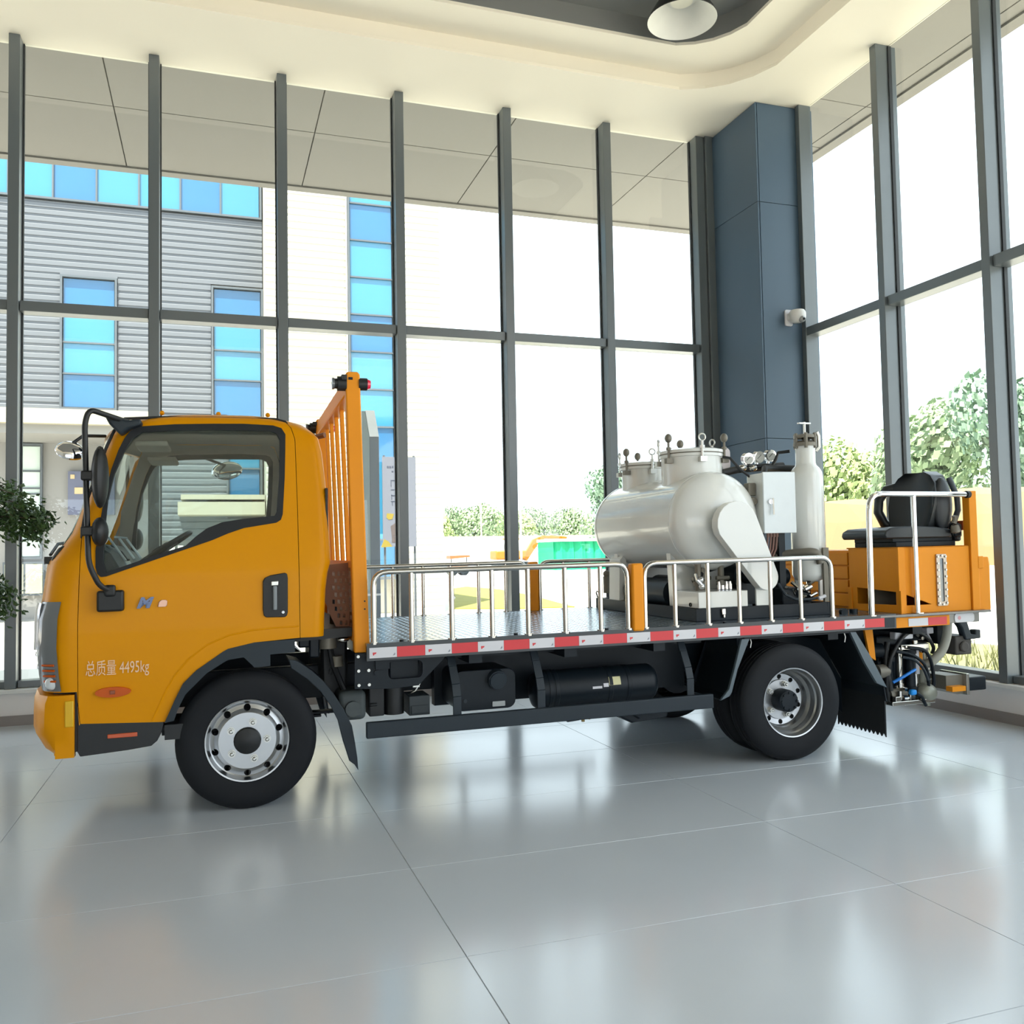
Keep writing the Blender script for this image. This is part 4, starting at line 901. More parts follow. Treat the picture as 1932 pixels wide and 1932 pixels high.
# rear post and end housing
MB().box((5.015, -.965, .87), (5.082, -.90, 1.742)).build('tail_post', M_or, OP, 0, .004)
MB().prism([(5.082,.87),(5.19,.87),(5.195,1.20),(5.185,1.262),(5.082,1.262)], 'y', -.955, -.70).build('tail_housing', M_or, OP, 30, .012)
MB().box((5.075, -.968, 1.18), (5.12, -.955, 1.268)).build('tail_hinge_plate', M_or, OP, 0, .003)
MB().tube([(5.20, -.85, 1.25), (5.215, -.86, 1.2), (5.215, -.86, 1.10), (5.20, -.85, 1.07)], .010, 8).build('housing_handle', M_steel, OP)
MB().tube([(5.15, -.80, 1.27), (5.19, -.82, 1.33), (5.23, -.80, 1.30), (5.25, -.75, 1.34)], .007, 6).build('loose_cable', M_blk, OP)
MB().box((5.03, -.88, 1.46), (5.07, -.10, 1.53)).build('tail_cross_bar', mat('rust_red_bar', (.45, .10, .025), .45), OP, 0, .003)
MB().lathe([(0,0),(.05,0),(.05,.05),(.045,.055),(0,.055)], (5.0, -.55, T_+.04), (0,0,1), 20).build('red_cap', mat('rust_red_bar', (.45,.10,.025)), OP)
MB().box((4.93, -.70, T_), (5.07, -.42, T_+.04)).build('top_tray', M_or, OP, 0, .004)
# chrome grab rail
gb = MB().tube([(4.105, -1.0, .885), (4.112, -1.0, 1.722), (5.02, -.965, 1.716)], .0195, 14, round_r=.11).build('grab_rail', M_chrome, OP)
MB().cyl((4.503, -.985, .885), (4.503, -.985, 1.71), .0185, 14).build('grab_rail_post', M_chrome, gb)
for x in (4.105, 4.503): MB().cyl((x, -.995, .884), (x, -.995, .892), .035, 16).build('rail_foot', M_steel, gb)
MB().cyl((4.985, -.968, 1.716), (5.015, -.966, 1.716), .026, 14).build('rail_end_clamp', M_chas, gb)
MB().cyl((4.13, -.78, .885), (4.13, -.78, .92), .03, 14).cyl((4.02, -.80, .905), (4.02, -.83, .905), .028, 14).build('deck_ring', M_chas, OP)
# operator seat
ST = base_thing('operator_chair', 'black vinyl operator chair with pierced wing on the orange console', 'chair', (4.7, -.62, T_))
MB().box((4.45, -.86, T_), (4.98, -.42, T_+.035)).box((4.44, -.84, T_+.035), (4.97, -.43, T_+.085)).build('seat_base', M_chas, ST, 0, .004)
M_vin = mat('black_vinyl', '#1b1f23', .38, var=.1, scale=14)
cu = MB(); P_ = [(4.36,.060),(4.345,.085),(4.355,.115),(4.40,.138),(4.60,.150),(4.80,.140),(4.93,.120),(4.94,.06)]
cu.prism([(x, T_+z) for x, z in P_], 'y', -.875, -.40).build('seat_cushion', M_vin, ST, 30, .035, bseg=4)
# backrest: lofted curved shell seen half from the side, facing the cab
bk = MB(); rows = []
prof_b = [(.13,.185,4.86,.0),(.20,.215,4.87,.0),(.30,.235,4.885,.0),(.38,.235,4.90,.0),(.46,.215,4.915,.0),(.52,.165,4.925,0),(.555,.09,4.93,0)]
for z, hwid, xb, _ in prof_b:
    r_ = []
    for k in range(13):
        t = -1+2*k/12; r_.append(Vector((xb-.075*abs(t)**2.2-.02, -.635+hwid*t, T_+z)))
    for k in range(12, -1, -1):
        t = -1+2*k/12; r_.append(Vector((xb+.085-.06*abs(t)**2.5, -.635+hwid*t*1.0, T_+z)))
    rows.append(r_)
n3 = len(rows[0]); bk.add([p for r_ in rows for p in r_], [(j*n3+i, j*n3+(i+1) % n3, (j+1)*n3+(i+1) % n3, (j+1)*n3+i) for j in range(len(rows)-1) for i in range(n3)]+[tuple(range(n3-1,-1,-1)), tuple(range((len(rows)-1)*n3, len(rows)*n3))])
bko = bk.build('seat_backrest', M_vin, ST, 60)
def wing(y, nm='seat_wing'):
    s = 1 if y > -.6 else -1
    MB().tube([(4.90, y-s*.03, T_+.47), (4.80, y+s*.02, T_+.44), (4.735, y+s*.03, T_+.36), (4.725, y+s*.03, T_+.27), (4.77, y+s*.02, T_+.18), (4.86, y-s*.02, T_+.13)], [.035,.036,.036,.036,.038,.036], 10).build(nm, M_vin, ST)
wing(-.395)
MB().sphere((4.885, -.845, T_+.30), 1, 18, 12, (.085, .045, .20)).build('seat_bolster', M_vin, ST)
MB().tube([(5.0, -.80, T_+.50), (5.03, -.84, T_+.36), (5.035, -.84, T_+.26), (5.045, -.80, T_+.20)], .022, 10).build('back_shell_rib', mat('grey_black_plastic', '#454d55', .45), ST)
MB().tube([(5.01, -.46, T_+.50), (5.03, -.44, T_+.3), (5.04, -.46, T_+.20)], .022, 10).build('back_shell_rib', mat('grey_black_plastic', '#454d55', .45), ST)
MB().box((4.99, -.85, T_+.03), (5.05, -.78, T_+.17)).box((4.96, -.88, T_+.06), (5.03, -.85, T_+.16)).build('seat_hinge', M_chas, ST, 30, .015)
MB().tube([(4.93, -.90, T_+.16), (4.94, -.905, T_+.19), (4.935, -.91, T_+.215)], .02, 8).lathe([(.022,0),(.035,.01),(.03,.05),(.022,.06)], (4.945,-.905,T_+.09), (-.2,0,1), 14).build('belt_buckle', M_grey, ST)
# ================================================================== SPRAY CARRIAGE under the tail
SG = base_thing('spray_gun_carriage', 'metal spray gun carriage with black and blue hoses under truck tail', 'machine', (4.65, -.70, .18))
M_oli = mat('olive_grey_pipe', '#8b8c80', .4, metal=.3)
b = MB().box((4.42, -.80, .215), (4.80, -.50, .245)).box((4.45, -.80, .245), (4.50, -.72, .28)); b.build('carriage_plate', M_steel, SG, 0, .004)
MB().box((4.30, -.55, .25), (4.74, -.45, .79)).build('back_plate', M_chas, SG, 0, .004)
for x, y, z0, z1, r, m, nm in ((4.655,-.72,.30,.60,.035,M_chas,'gun_barrel'),(4.72,-.70,.30,.66,.02,M_steel,'gun_rod'),(4.56,-.72,.33,.62,.022,M_steel,'gun_rod'),(4.79,-.68,.30,.64,.033,M_oli,'riser_pipe'),(4.86,-.66,.42,.60,.014,M_steel,'gun_rod'),(4.50,-.66,.30,.55,.05,M_chas,'gun_barrel')):
    MB().cyl((x, y, z0), (x, y, z1), r, 14).cyl((x, y, z0), (x, y, z0+.03), r*1.35, 12).cyl((x, y, z1-.03), (x, y, z1), r*1.35, 12).build(nm, m, SG)
MB().beam((4.70, -.745, .42), (4.70, -.745, .60), .03, .006, up=(0,1,0)).build('white_strip', M_wht, SG, 0)
MB().beam((4.735, -.742, .45), (4.735, -.742, .58), .028, .006, up=(0,1,0)).build('orange_strip', M_or, SG, 0)
MB().sphere((4.76, -.75, .28), .085, 18, 12, (1, .8, .85)).cyl((4.76, -.75, .19), (4.76, -.75, .25), .03, 14).build('gun_bell', M_oli, SG)
b = MB(); random.seed(11)
for k in range(34):
    x, y, z = random.uniform(4.46, 4.86), random.uniform(-.78, -.62), random.choice((random.uniform(.22, .36), random.uniform(.58, .70)))
    d = random.choice((Vector((1,0,0)), Vector((0,0,1)), Vector((.5,0,.5)), Vector((0,1,0))))*random.uniform(.012, .035); b.cyl(Vector((x,y,z))-d, Vector((x,y,z))+d, random.uniform(.007, .018), 8)
b.build('fittings_cluster', M_steel, SG, kind='stuff')
for pts, r, m, nm in (
    ([(4.44,-.74,.22),(4.40,-.76,.38),(4.44,-.78,.58),(4.56,-.78,.72),(4.68,-.76,.745),(4.74,-.74,.72)], .016, M_blk, 'black_hose'),
    ([(4.46,-.72,.66),(4.42,-.74,.55),(4.42,-.76,.44),(4.44,-.76,.32)], .02, M_blk, 'black_hose'),
    ([(4.48,-.78,.60),(4.60,-.80,.58),(4.72,-.80,.50),(4.76,-.79,.40),(4.755,-.78,.30)], .012, M_chas, 'grey_hose'),
    ([(4.60,-.78,.62),(4.74,-.79,.60),(4.80,-.78,.50),(4.82,-.77,.36),(4.81,-.76,.28)], .013, M_chas, 'grey_hose'),
    ([(4.52,-.80,.56),(4.62,-.81,.54),(4.70,-.81,.46),(4.74,-.80,.38)], .010, M_guard, 'grey_hose'),
    ([(4.66,-.79,.74),(4.78,-.78,.68),(4.86,-.74,.60),(4.88,-.70,.56)], .013, M_blk, 'black_hose'),
    ([(4.43,-.80,.385),(4.50,-.82,.42),(4.58,-.82,.455),(4.62,-.81,.465)], .011, mat('blue_hose', '#1c7bd6', .4), 'blue_hose'),
    ([(4.62,-.81,.30),(4.67,-.81,.27),(4.70,-.80,.22),(4.72,-.79,.20)], .012, M_chas, 'grey_hose'),
    ([(4.955,-.78,.79),(4.95,-.78,.70),(4.90,-.78,.58),(4.82,-.76,.505),(4.78,-.72,.48)], .033, mat('pale_grey_hose', '#a3a296', .5), 'thick_grey_hose')):
    MB().tube([p for p in fillet([Vector(q) for q in pts], .08, 4)], r, 10).build(nm, m, SG)
MB().box((4.565, -.83, .285), (4.615, -.79, .325)).build('blue_connector', mat('bright_blue_plastic', '#1792e8', .35), SG, 30, .012)
MB().box((4.50, -.76, .68), (4.56, -.70, .735)).box((4.57, -.76, .68), (4.66, -.70, .735)).build('white_block', M_wht, SG, 30, .008)
MB().box((4.84, -.70, .70), (4.90, -.64, .745)).beam((4.86, -.68, .70), (4.90, -.70, .60), .02, .012).build('bracket_white', M_wht, SG, 30, .005)
MB().cyl((4.33, -.66, .60), (4.43, -.70, .60), .055, 16).build('coupling', M_chas, SG)
MB().cyl((4.34, -.74, .46), (4.42, -.74, .46), .05, 16).cyl((4.42, -.74, .46), (4.44, -.74, .46), .035, 14).build('coupling', M_grey, SG)
MB().box((4.42, -.66, .27), (4.80, -.56, .70)).build('gun_block', M_chas, SG, 0, .01)
MB().box((4.52, -.70, .34), (4.62, -.66, .60)).build('gun_housing', M_guard, SG, 0, .01)
MB().cyl((4.46, -.70, .275), (4.60, -.70, .275), .055, 16).build('lower_drum', M_grey, SG)
MB().box((4.55, -.76, .60), (4.80, -.68, .64)).build('clamp_bar', M_steel, SG, 0, .006)
# orange beams and tail fittings belong to the truck
CTX['off'] = Vector((0, 0, 0))
ob = MB().box((4.30, -.985, .79), (4.78, -.95, .862)).build('tail_cross_beam', M_or, truck, 0, .003)
for a, b_, m in ((4.42, 4.588, M_wht), (4.588, 4.752, M_red)): MB().box((a, -.989, .797), (b_-.001, -.9845, .851)).build('tape_square', m, ob, 0)
MB().prism([(4.20,.79),(4.27,.79),(4.29,.55),(4.24,.58)], 'y', -.80, -.78).build('tail_gusset', M_or, truck, 0)
lp = MB().prism(rrect(4.825, .803, 5.0, .866, .02), 'y', -.985, -.95).build('tail_lamp', M_wht, truck, 30, .006)
MB().lathe([(0,0),(.014,0),(.014,.001),(0,.001)], (4.865, -.9855, .835), (0,-1,0), 14).build('lamp_stamp', mat('pink_print', '#dba0a4', .5), lp, 0)
MB().prism([(5.02,.868),(5.12,.868),(5.12,.78),(5.15,.69),(5.19,.685),(5.19,.72),(5.24,.72),(5.24,.655),(5.10,.65),(5.07,.74),(5.02,.80)], 'y', -.80, -.74).build('tow_hook', M_guard, truck, 30, .008)
MB().box((4.93, -.70, .62), (5.06, -.35, .86)).build('tail_box', M_chas, truck, 0, .006)
MB().box((5.02, -.78, .54), (5.17, -.60, .68)).cyl((5.09, -.78, .60), (5.09, -.80, .60), .04, 14).build('exhaust_box', mat('sooty_brown', '#4a4642', .7), truck, 30, .01)
MB().box((4.86, -.90, .30), (4.98, -.84, .335)).build('orange_tab', M_or, truck, 0)
MB().prism([(4.90,.30),(5.0,.26),(5.05,.26),(5.05,.40),(4.90,.40)], 'y', -.80, -.60).build('underrun_bracket', M_grey, truck, 0)
MB().box((5.05, -.84, .255), (5.075, -.58, .41)).build('underrun_plate', M_steel, truck, 0, .003)
MB().box((5.075, -.80, .275), (5.27, -.60, .375)).build('underrun_bar', M_chas, truck, 0, .008)
CTX['tilt'] = 0.0
# ================================================================== FIXTURES IN THE HALL
CTX['off'] = Vector((0, 0, 0)); CTX['tilt'] = 0.0
LP = (4.02, 6.86, 6.16)
lampo = thing('pendant_lamp', 'large dark bell pendant lamp with white inside under the ceiling', 'lamp', LP)
M_lampo = mat('dark_lamp_shell', '#2a2a29', .5); M_lampi = mat('lamp_white_inside', '#e6e4dc', .6)
MB().lathe([(.31,0),(.313,.004),(.29,.05),(.235,.14),(.17,.215),(.165,.255),(0,.256)], (0,0,0), (0,0,1), 48).build('shade', M_lampo, lampo, 30)
MB().lathe([(.31,0),(.286,.05),(.231,.138),(.165,.205),(.16,.21),(0,.211)], (0,0,0), (0,0,1), 48).build('reflector', M_lampi, lampo, 40)
MB().cyl((0,0,.205), (0,0,.17), .10, 24).build('diffuser', mat('lamp_diffuser', '#f0ead8', .5), lampo)
MB().cyl((0,0,.256), (0,0,ZC+.38-LP[2]), .06, 16).build('stem', M_lampo, lampo)
SCm = thing('security_camera', 'small white security camera mounted on the slate column', 'camera', (5.70, 7.76, 3.79))
MB().prism(rrect(-.04, -.085, .05, .085, .02), 'y', -.02, 0).build('mount_plate', M_wht, SCm, 30, .004)
M_camw = mat('camera_white', '#dcdad6', .4)
b = MB(); b.lathe([(0,0),(.05,.0),(.075,.02),(.085,.06),(.085,.10),(.07,.125),(0,.13)], (.05, -.10, -.065), (0,0,1), 28)
b.build('housing', M_camw, SCm)
MB().box((-.02, -.11, -.03), (.06, -.01, .04)).build('neck', M_camw, SCm, 30, .01)
MB().sphere((.055, -.165, -.045), .035, 14, 10).build('lens_ball', mat('camera_lens_grey', '#8d9093', .15, coat=1), SCm)
MB().cyl((.055, -.195, -.05), (.055, -.203, -.052), .013, 12).build('lens', M_dark, SCm)
# potted tree just outside the left edge; its leafy branches reach into view
PT = thing('potted_tree', 'leafy green potted tree reaching in beside the window', 'plant', (-1.95, 7.65, 0))
MB().lathe([(0,0),(.17,0),(.21,.30),(.23,.36),(.21,.37),(.19,.34),(0,.34)], (0,0,0), (0,0,1), 28).build('pot', mat('white_pot', '#c9c6c0', .35), PT)
st = MB().tube([(0,0,.33),(.02,.01,.8),(.0,.0,1.2),(.03,.02,1.6),(.06,.0,1.9)], [.025,.022,.02,.016,.01], 8)
rng = random.Random(5); tips = []
for (z, dx, dz) in ((1.45,.62,.42),(1.5,.70,.40),(1.5,.55,.50),(1.6,.66,.34),(1.6,.58,.48),(1.65,.72,.16),(1.7,.60,.32),(1.7,.68,.05),(1.75,.45,.40),(1.85,.36,.26),(1.3,.62,.60),(1.4,.52,.62),(1.35,.66,.50),(1.0,.46,.36),(1.05,.47,.10),(1.1,.44,.24),(.95,.45,.20),(1.2,.45,-.05)):
    y = rng.uniform(-.18, .18); p0 = Vector((0,0,z)); p1 = Vector((dx*.55, y*.6, z+dz*.9)); p2 = Vector((dx, y, z+dz*.55)); st.tube([p0, p1, p2], [.008,.006,.003], 5); tips += [p0*(1-t)**2+p1*2*t*(1-t)+p2*t*t for t in (.45,.6,.72,.82,.9,.96,1.0)]
st.build('stem', mat('brown_stem', '#5b5041', .8), PT)
M_leaf = mat('green_leaf', (.055, .115, .03), .45, var=.45, scale=12)
lv = MB()
for t in tips:
    for k in range(16):
        c = t+Vector((rng.gauss(0,.045), rng.gauss(0,.05), rng.gauss(-.02,.045))); d = Vector((rng.uniform(-.5,1), rng.uniform(-1,1), rng.uniform(-1,.35))).normalized(); s_ = d.cross(Vector((rng.uniform(-1,1),rng.uniform(-1,1),1))).normalized(); n_ = d.cross(s_)
        L = rng.uniform(.04,.065); W = L*.30
        lv.add([c, c+d*L*.5+s_*W+n_*.004, c+d*L, c+d*L*.5-s_*W+n_*.004, c+d*L*.5-n_*.004], [(0,1,4),(1,2,4),(2,3,4),(3,0,4)])
lv.build('foliage', M_leaf, PT, 0, kind='stuff')
# ================================================================== OUTSIDE
GZ = -.15
M_yard = mat('pale_concrete_yard', (.52, .50, .45), .85, var=.06, scale=.3)
S(MB().box((-70, 8.95, GZ-.4), (130, 200, GZ)).box((6.2, -40, GZ-.4), (130, 8.95, GZ)).box((-70, -60, GZ-.4), (6.2, -6.75, GZ)).box((-70, -6.75, GZ-.4), (-9.5, 8.95, GZ)).build('ground', M_yard, smooth=0))
M_sgrey = mat('grey_ribbed_cladding', (.118, .127, .143), .5, var=.04, scale=1)
M_swht = mat('white_ribbed_cladding', (.50, .47, .39), .55, var=.02, scale=1)
M_cream = mat('cream_band', (.36, .33, .25), .7, var=.02)
M_bg1 = mat('sky_blue_glass', (.035, .19, .32), .06, var=.10, scale=.4, coat=1); M_bg2 = mat('deep_blue_glass', (.022, .12, .26), .06, var=.10, scale=.4, coat=1)
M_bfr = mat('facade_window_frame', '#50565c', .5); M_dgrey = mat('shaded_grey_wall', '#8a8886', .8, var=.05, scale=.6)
def siding(b, x0, x1, z0, z1, y, pitch=.18, dep=.022):
    z = z0
    while z < z1-.02:
        a, c, d, e = z, min(z+pitch*.55, z1), min(z+pitch*.66, z1), min(z+pitch, z1)
        for (p, yp), (q, yq) in (((a, y), (c, y)), ((c, y), (d, y+dep)), ((d, y+dep), (e, y+dep*.9)), ((e, y+dep*.9), (e, y))):
            if abs(p-q)+abs(yp-yq) > 1e-4: b.add([(x0, yp, p), (x1, yp, p), (x1, yq, q), (x0, yq, q)], [(0,1,2,3)])
        z += pitch
    return b
M_pale = mat('pale_green_white_pane', '#c9d6cf', .2, coat=.5)
def facade_window(par, x0, x1, z0, z1, zb, y, xb=(), pale=False):
    fw = MB(); t = .05
    fw.box((x0-t, y-.06, z0-t), (x0, y+.06, z1+t)).box((x1, y-.06, z0-t), (x1+t, y+.06, z1+t)).box((x0, y-.06, z1), (x1, y+.06, z1+t)).box((x0, y-.06, z0-t), (x1, y+.06, z0))
    for z in zb: fw.box((x0, y-.02, z-.02), (x1, y+.05, z+.02))
    for x in xb: fw.box((x-.02, y-.02, z0), (x+.02, y+.05, z1))
    f = fw.build('window', M_bfr, par, 0)
    X = [x0]+list(xb)+[x1]; Z = [z0]+list(zb)+[z1]; i = 0
    for a, c in zip(X, X[1:]):
        for p, q in zip(Z, Z[1:]):
            MB().box((a+.02, y+.03, p+.02), (c-.02, y+.045, q-.02)).build('pane', M_pale if pale else M_bg1 if (i % 3) else M_bg2, f, 0); i += 1
    return f
# grey clad factory block
FB = thing('factory_building', 'grey ribbed factory building with blue windows beyond the yard', 'building', (-4, 24, GZ))
CTX['off'] = Vector((-4, 24, GZ)); Y = 24.0
W1 = [(-7.04,-5.85,5.16,8.40), (-3.51,-2.32,5.16,8.40), (.02,1.21,4.85,8.40), (-10.57,-9.38,5.16,8.40)]
xs_ = sorted({-16.0, 1.25} | {v for w_ in W1 for v in (w_[0]-.06, w_[1]+.06)})
b = MB(); siding(b, -16, 1.25, 8.50, 10.28, Y)
for a, c in zip(xs_, xs_[1:]):
    mid = (a+c)/2
    if not any(w_[0]-.06 <= mid <= w_[1]+.06 for w_ in W1): siding(b, a, c, 5.10, 8.50, Y)
b.add([(-3.57,Y,8.46),(-2.26,Y,8.46),(-2.26,Y,8.50),(-3.57,Y,8.50)], [(0,1,2,3)])
b.build('ribbed_cladding', M_sgrey, FB, 0)
b = MB(); siding(b, -1.32, -.04, GZ+2.0, 5.10, Y); siding(b, -.04, 1.25, GZ+2.0, 2.40, Y); siding(b, -.04, .35, 2.4, 5.10, Y); b.build('lower_cladding', M_sgrey, FB, 0)
MB().box((-16, Y+.1, 4.5), (1.25, Y+9, 12.5)).box((-1.36, Y+.1, GZ), (1.25, Y+9, 4.5)).box((-16, Y+2.0, GZ), (-1.36, Y+9, 4.5)).build('block', M_dgrey, FB, 0)
for w_ in W1: facade_window(FB, *w_, [z for z in (6.0, 6.78, 7.6) if w_[2] < z < w_[3]], Y)
facade_window(FB, -15.6, 1.19, 10.36, 12.2, [], Y, [1.19-.985*k for k in range(16, 0, -1)])
facade_window(FB, .38, 1.17, 2.75, 4.6, [3.7], Y)
MB().box((-16, Y-.25, 4.72), (-1.36, Y+.1, 5.08)).build('cream_band', M_cream, FB, 0)
MB().box((-.82, Y-.9, 2.46), (1.24, Y, 2.78)).box((-.75, Y-.9, 2.84), (1.24, Y, 2.96)).build('entrance_canopy', M_cream, FB, 0)
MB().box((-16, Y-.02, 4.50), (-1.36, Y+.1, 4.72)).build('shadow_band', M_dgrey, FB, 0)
facade_window(FB, -4.98, -4.29, 1.50, 4.42, [1.95, 2.65, 3.15, 3.3, 3.75], Y+1.93, pale=True)
MB().box((-3.63, Y+1.85, 2.6), (-2.5, Y+2.0, 3.75)).build('dark_sign', mat('dusk_blue_sign', '#5f6379', .7), FB, 0)
MB().box((-3.47, Y+1.83, 3.15), (-3.27, Y+1.85, 3.32)).box((-3.57, Y+1.83, 3.55), (-3.47, Y+1.85, 3.66)).build('sign_mark', mat('sign_mark_sand', '#c9b088', .7), FB, 0)
for k in range(6): MB().box((-1.25+.20*k, Y-.03, 1.50), (-1.12+.20*k, Y+.02, 1.72)).build('vent_block', mat('pink_white_block', '#d8cfcc', .7), FB, 0)
MB().box((-5.14, Y+1.84, .50), (-4.17, Y+1.96, 1.38)).build('low_window_frame', M_bfr, FB, 0)
for a, c in ((-5.09, -4.66), (-4.61, -4.22)): MB().box((a, Y+1.825, .56), (c, Y+1.84, 1.32)).build('pane', mat('pale_pane', '#c9c9a8', .2, coat=1), FB, 0)
# sunlit white stair tower
TW = thing('white_tower', 'sunlit white ribbed tower with tall sky blue glass strip', 'building', (3.5, 23, GZ)); CTX['off'] = Vector((3.5, 23, GZ)); Y = 23.0
b = MB(); siding(b, 1.27, 3.30, GZ+.8, 12.2, Y); siding(b, 4.66, 5.83, GZ, 12.8, Y); b.build('ribbed_cladding', M_swht, TW, 0)
MB().box((1.27, Y+.08, GZ), (3.33, Y+5, 12.6)).box((4.60, Y+.08, GZ), (5.83, Y+5, 12.6)).box((3.33, Y+.3, GZ), (4.60, Y+5, 12.6)).build('block', M_swht, TW, 0)
MB().box((4.58, Y-.03, GZ), (4.66, Y+.1, 12.8)).box((3.30, Y-.03, GZ), (3.34, Y+.1, 12.8)).build('edge_trim', M_swht, TW, 0)
facade_window(TW, 3.40, 4.53, .8, 12.6, [.8+.985*k for k in range(1, 12)], Y)
# signs in the yard
TT = thing('totem_sign', 'grey totem post with slanted white top in the yard', 'sign', (2.2, 13, GZ)); CTX['off'] = Vector((2.2, 13, GZ)); Y = 13.0
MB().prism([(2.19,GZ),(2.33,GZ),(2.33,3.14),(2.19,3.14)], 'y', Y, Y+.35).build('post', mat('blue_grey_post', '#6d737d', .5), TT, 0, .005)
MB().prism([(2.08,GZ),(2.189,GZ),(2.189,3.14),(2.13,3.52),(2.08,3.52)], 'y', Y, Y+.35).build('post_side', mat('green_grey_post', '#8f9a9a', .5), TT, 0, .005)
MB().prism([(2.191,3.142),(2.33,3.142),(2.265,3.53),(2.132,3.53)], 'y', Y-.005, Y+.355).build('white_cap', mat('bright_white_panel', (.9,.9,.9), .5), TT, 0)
MB().box((2.085, Y-.006, .80), (2.335, Y, .83)).build('post_band', M_wht, TT, 0)
BN = thing('banner_board', 'pale printed banner board on the white tower', 'banner', (3.0, 15, 1.5)); CTX['off'] = Vector((3.0, 15, 1.5)); Y = 15.0
MB().box((2.74, Y, 1.53), (3.32, Y+.03, 3.07)).build('board', mat('lilac_board', (.17,.18,.225), .6, var=.02), BN, 0)
MB().box((2.60, Y+.01, 1.75), (2.735, Y+.03, 2.98)).build('blue_strip', mat('cyan_board', (.005,.16,.30), .5), BN, 0)
M_ink = mat('grey_ink', '#454b5e', .6); b = MB()
for x, z, w_, h_ in ((2.82,2.88,.03,.03),(2.86,2.88,.03,.03),(2.905,2.885,.025,.03),(2.95,2.89,.02,.035),(2.90,2.81,.03,.02),(2.95,2.81,.03,.02),
                     (2.88,2.66,.10,.012),(2.88,2.56,.012,.10),(2.96,2.58,.012,.07),(2.88,2.50,.10,.012),(2.89,2.40,.09,.012),(2.89,2.34,.012,.08),(2.95,2.34,.012,.07),(2.88,2.30,.10,.012),(2.90,2.24,.012,.05),(2.96,2.24,.012,.05)):
    b.box((x, Y-.004, z), (x+w_, Y, z+h_))
b.build('print', M_ink, BN, 0, kind='stuff')
MB().prism([(2.81,2.10),(2.93,2.09),(2.90,2.0),(2.84,1.99),(2.80,2.03)], 'y', Y-.004, Y).prism([(2.70,1.52),(2.76,1.66),(2.83,1.62),(2.90,1.53)], 'y', Y-.006, Y).build('yellow_shape', mat('banner_yellow', (.30,.22,.02), .6), BN, 0)
MB().prism([(2.87,1.88),(3.02,1.98),(3.02,1.72),(2.89,1.70)], 'y', Y-.004, Y).box((2.89, Y-.004, 1.60), (3.02, Y, 1.70)).build('printed_building', mat('banner_print_brown', '#5e5352', .6), BN, 0)
# mast carrying the banner
MB().cyl((3.30, Y+.06, GZ), (3.30, Y+.06, 3.1), .02, 8).cyl((2.78, Y+.06, GZ), (2.78, Y+.06, 3.1), .02, 8).build('banner_leg', M_bfr, BN)
CTX['off'] = Vector((0,0,0))
# grass patch and verge
M_grass = mat('sunlit_grass', (.20, .19, .03), .9, var=.3, scale=3)
gp_ = MB().prism([(6.2,23.9),(7.7,22.9),(9.4,22.6),(9.6,24),(10.6,29.5),(11.2,35),(10.9,39),(9.6,37),(8.0,30)], 'z', GZ, GZ+.03).build('lawn', M_grass, smooth=0); S(gp_)
vg = S(MB().prism([(7.4,5.2),(10.4,6.0),(11.3,9.6),(10.6,12),(8.0,11.5),(7.3,8)], 'z', GZ, GZ+.03).build('verge', mat('dry_verge', (.20,.185,.08), .9, var=.25, scale=4), smooth=0))
rng = random.Random(2); b = MB()
for k in range(900):
    x, y = rng.uniform(7.5, 10.2), rng.uniform(6.2, 10.8); h_ = rng.uniform(.06, .30)*(1 if x > 8.6 else .5); d = Vector((rng.uniform(-.4,.4), rng.uniform(-.4,.4), 1))*h_; s_ = Vector((rng.uniform(-1,1), rng.uniform(-1,1), 0)).normalized()*.012
    p = Vector((x, y, GZ+.03)); b.add([p-s_, p+s_, p+d], [(0,1,2)])
wd = b.build('verge_weeds', mat('weed_green', (.16,.17,.07), .8, var=.4), smooth=0); tag(wd, 'low dry weeds growing on the verge outside the window', 'weeds', kind='stuff')
# far boundary wall, tarp, machines
S(MB().box((14, 90, GZ), (60, 90.4, 2.9)).build('wall_boundary', mat('white_boundary_wall', (.72,.71,.69), .8), smooth=0))
MB().box((14, 89.9, 2.9), (60, 90.5, 3.15)).build('wall_coping', mat('coping_brown', '#a79a90', .8), bpy.data.objects['wall_boundary'], 0)
GT = thing('green_tarp_shed', 'bright green tarpaulin shed with white roof edge across the yard', 'shed', (30, 68, GZ)); CTX['off'] = Vector((30, 68, GZ))
M_tarp = mat('green_tarp', (.0, .33, .15), .6, var=.08, scale=.8)
b = MB(); N = 60
for i in range(N+1):
    x = 26.6+9*i/N; y = 68+.10*math.sin(i*1.1)+.06*math.sin(i*2.7); b.v += [Vector((x, y-.1, GZ)), Vector((x, y, 1.2)), Vector((x, y+.15, 2.2))]
for i in range(N):
    for k in range(2): b.f.append([3*i+k, 3*i+3+k, 3*i+4+k, 3*i+1+k]); b.m.append(0)
b.build('tarp_sheet', M_tarp, GT, 60)
MB().box((26.5, 67.8, 2.2), (35.7, 72, 2.42)).build('roof_edge', M_wht, GT, 0); MB().box((26.6, 68.3, GZ), (35.6, 72, 2.2)).build('shed_body', M_tarp, GT, 0)
CTX['off'] = Vector((0,0,0))
M_exo = mat('excavator_orange', (.42, .13, .004), .5)
EX = thing('excavator', 'orange excavator with raised folded boom across the yard', 'excavator', (25, 75, GZ)); CTX['off'] = Vector((25, 75, GZ)); Y = 75
MB().prism(rrect(23.6, GZ, 26.6, GZ+.7, .33), 'y', Y-1.0, Y-.6).prism(rrect(23.6, GZ, 26.6, GZ+.7, .33), 'y', Y+.6, Y+1.0).build('tracks', M_chas, EX, 0)
MB().box((23.45, Y-.95, .75), (26.3, Y+.95, 1.55)).build('body', M_exo, EX, 30, .12)
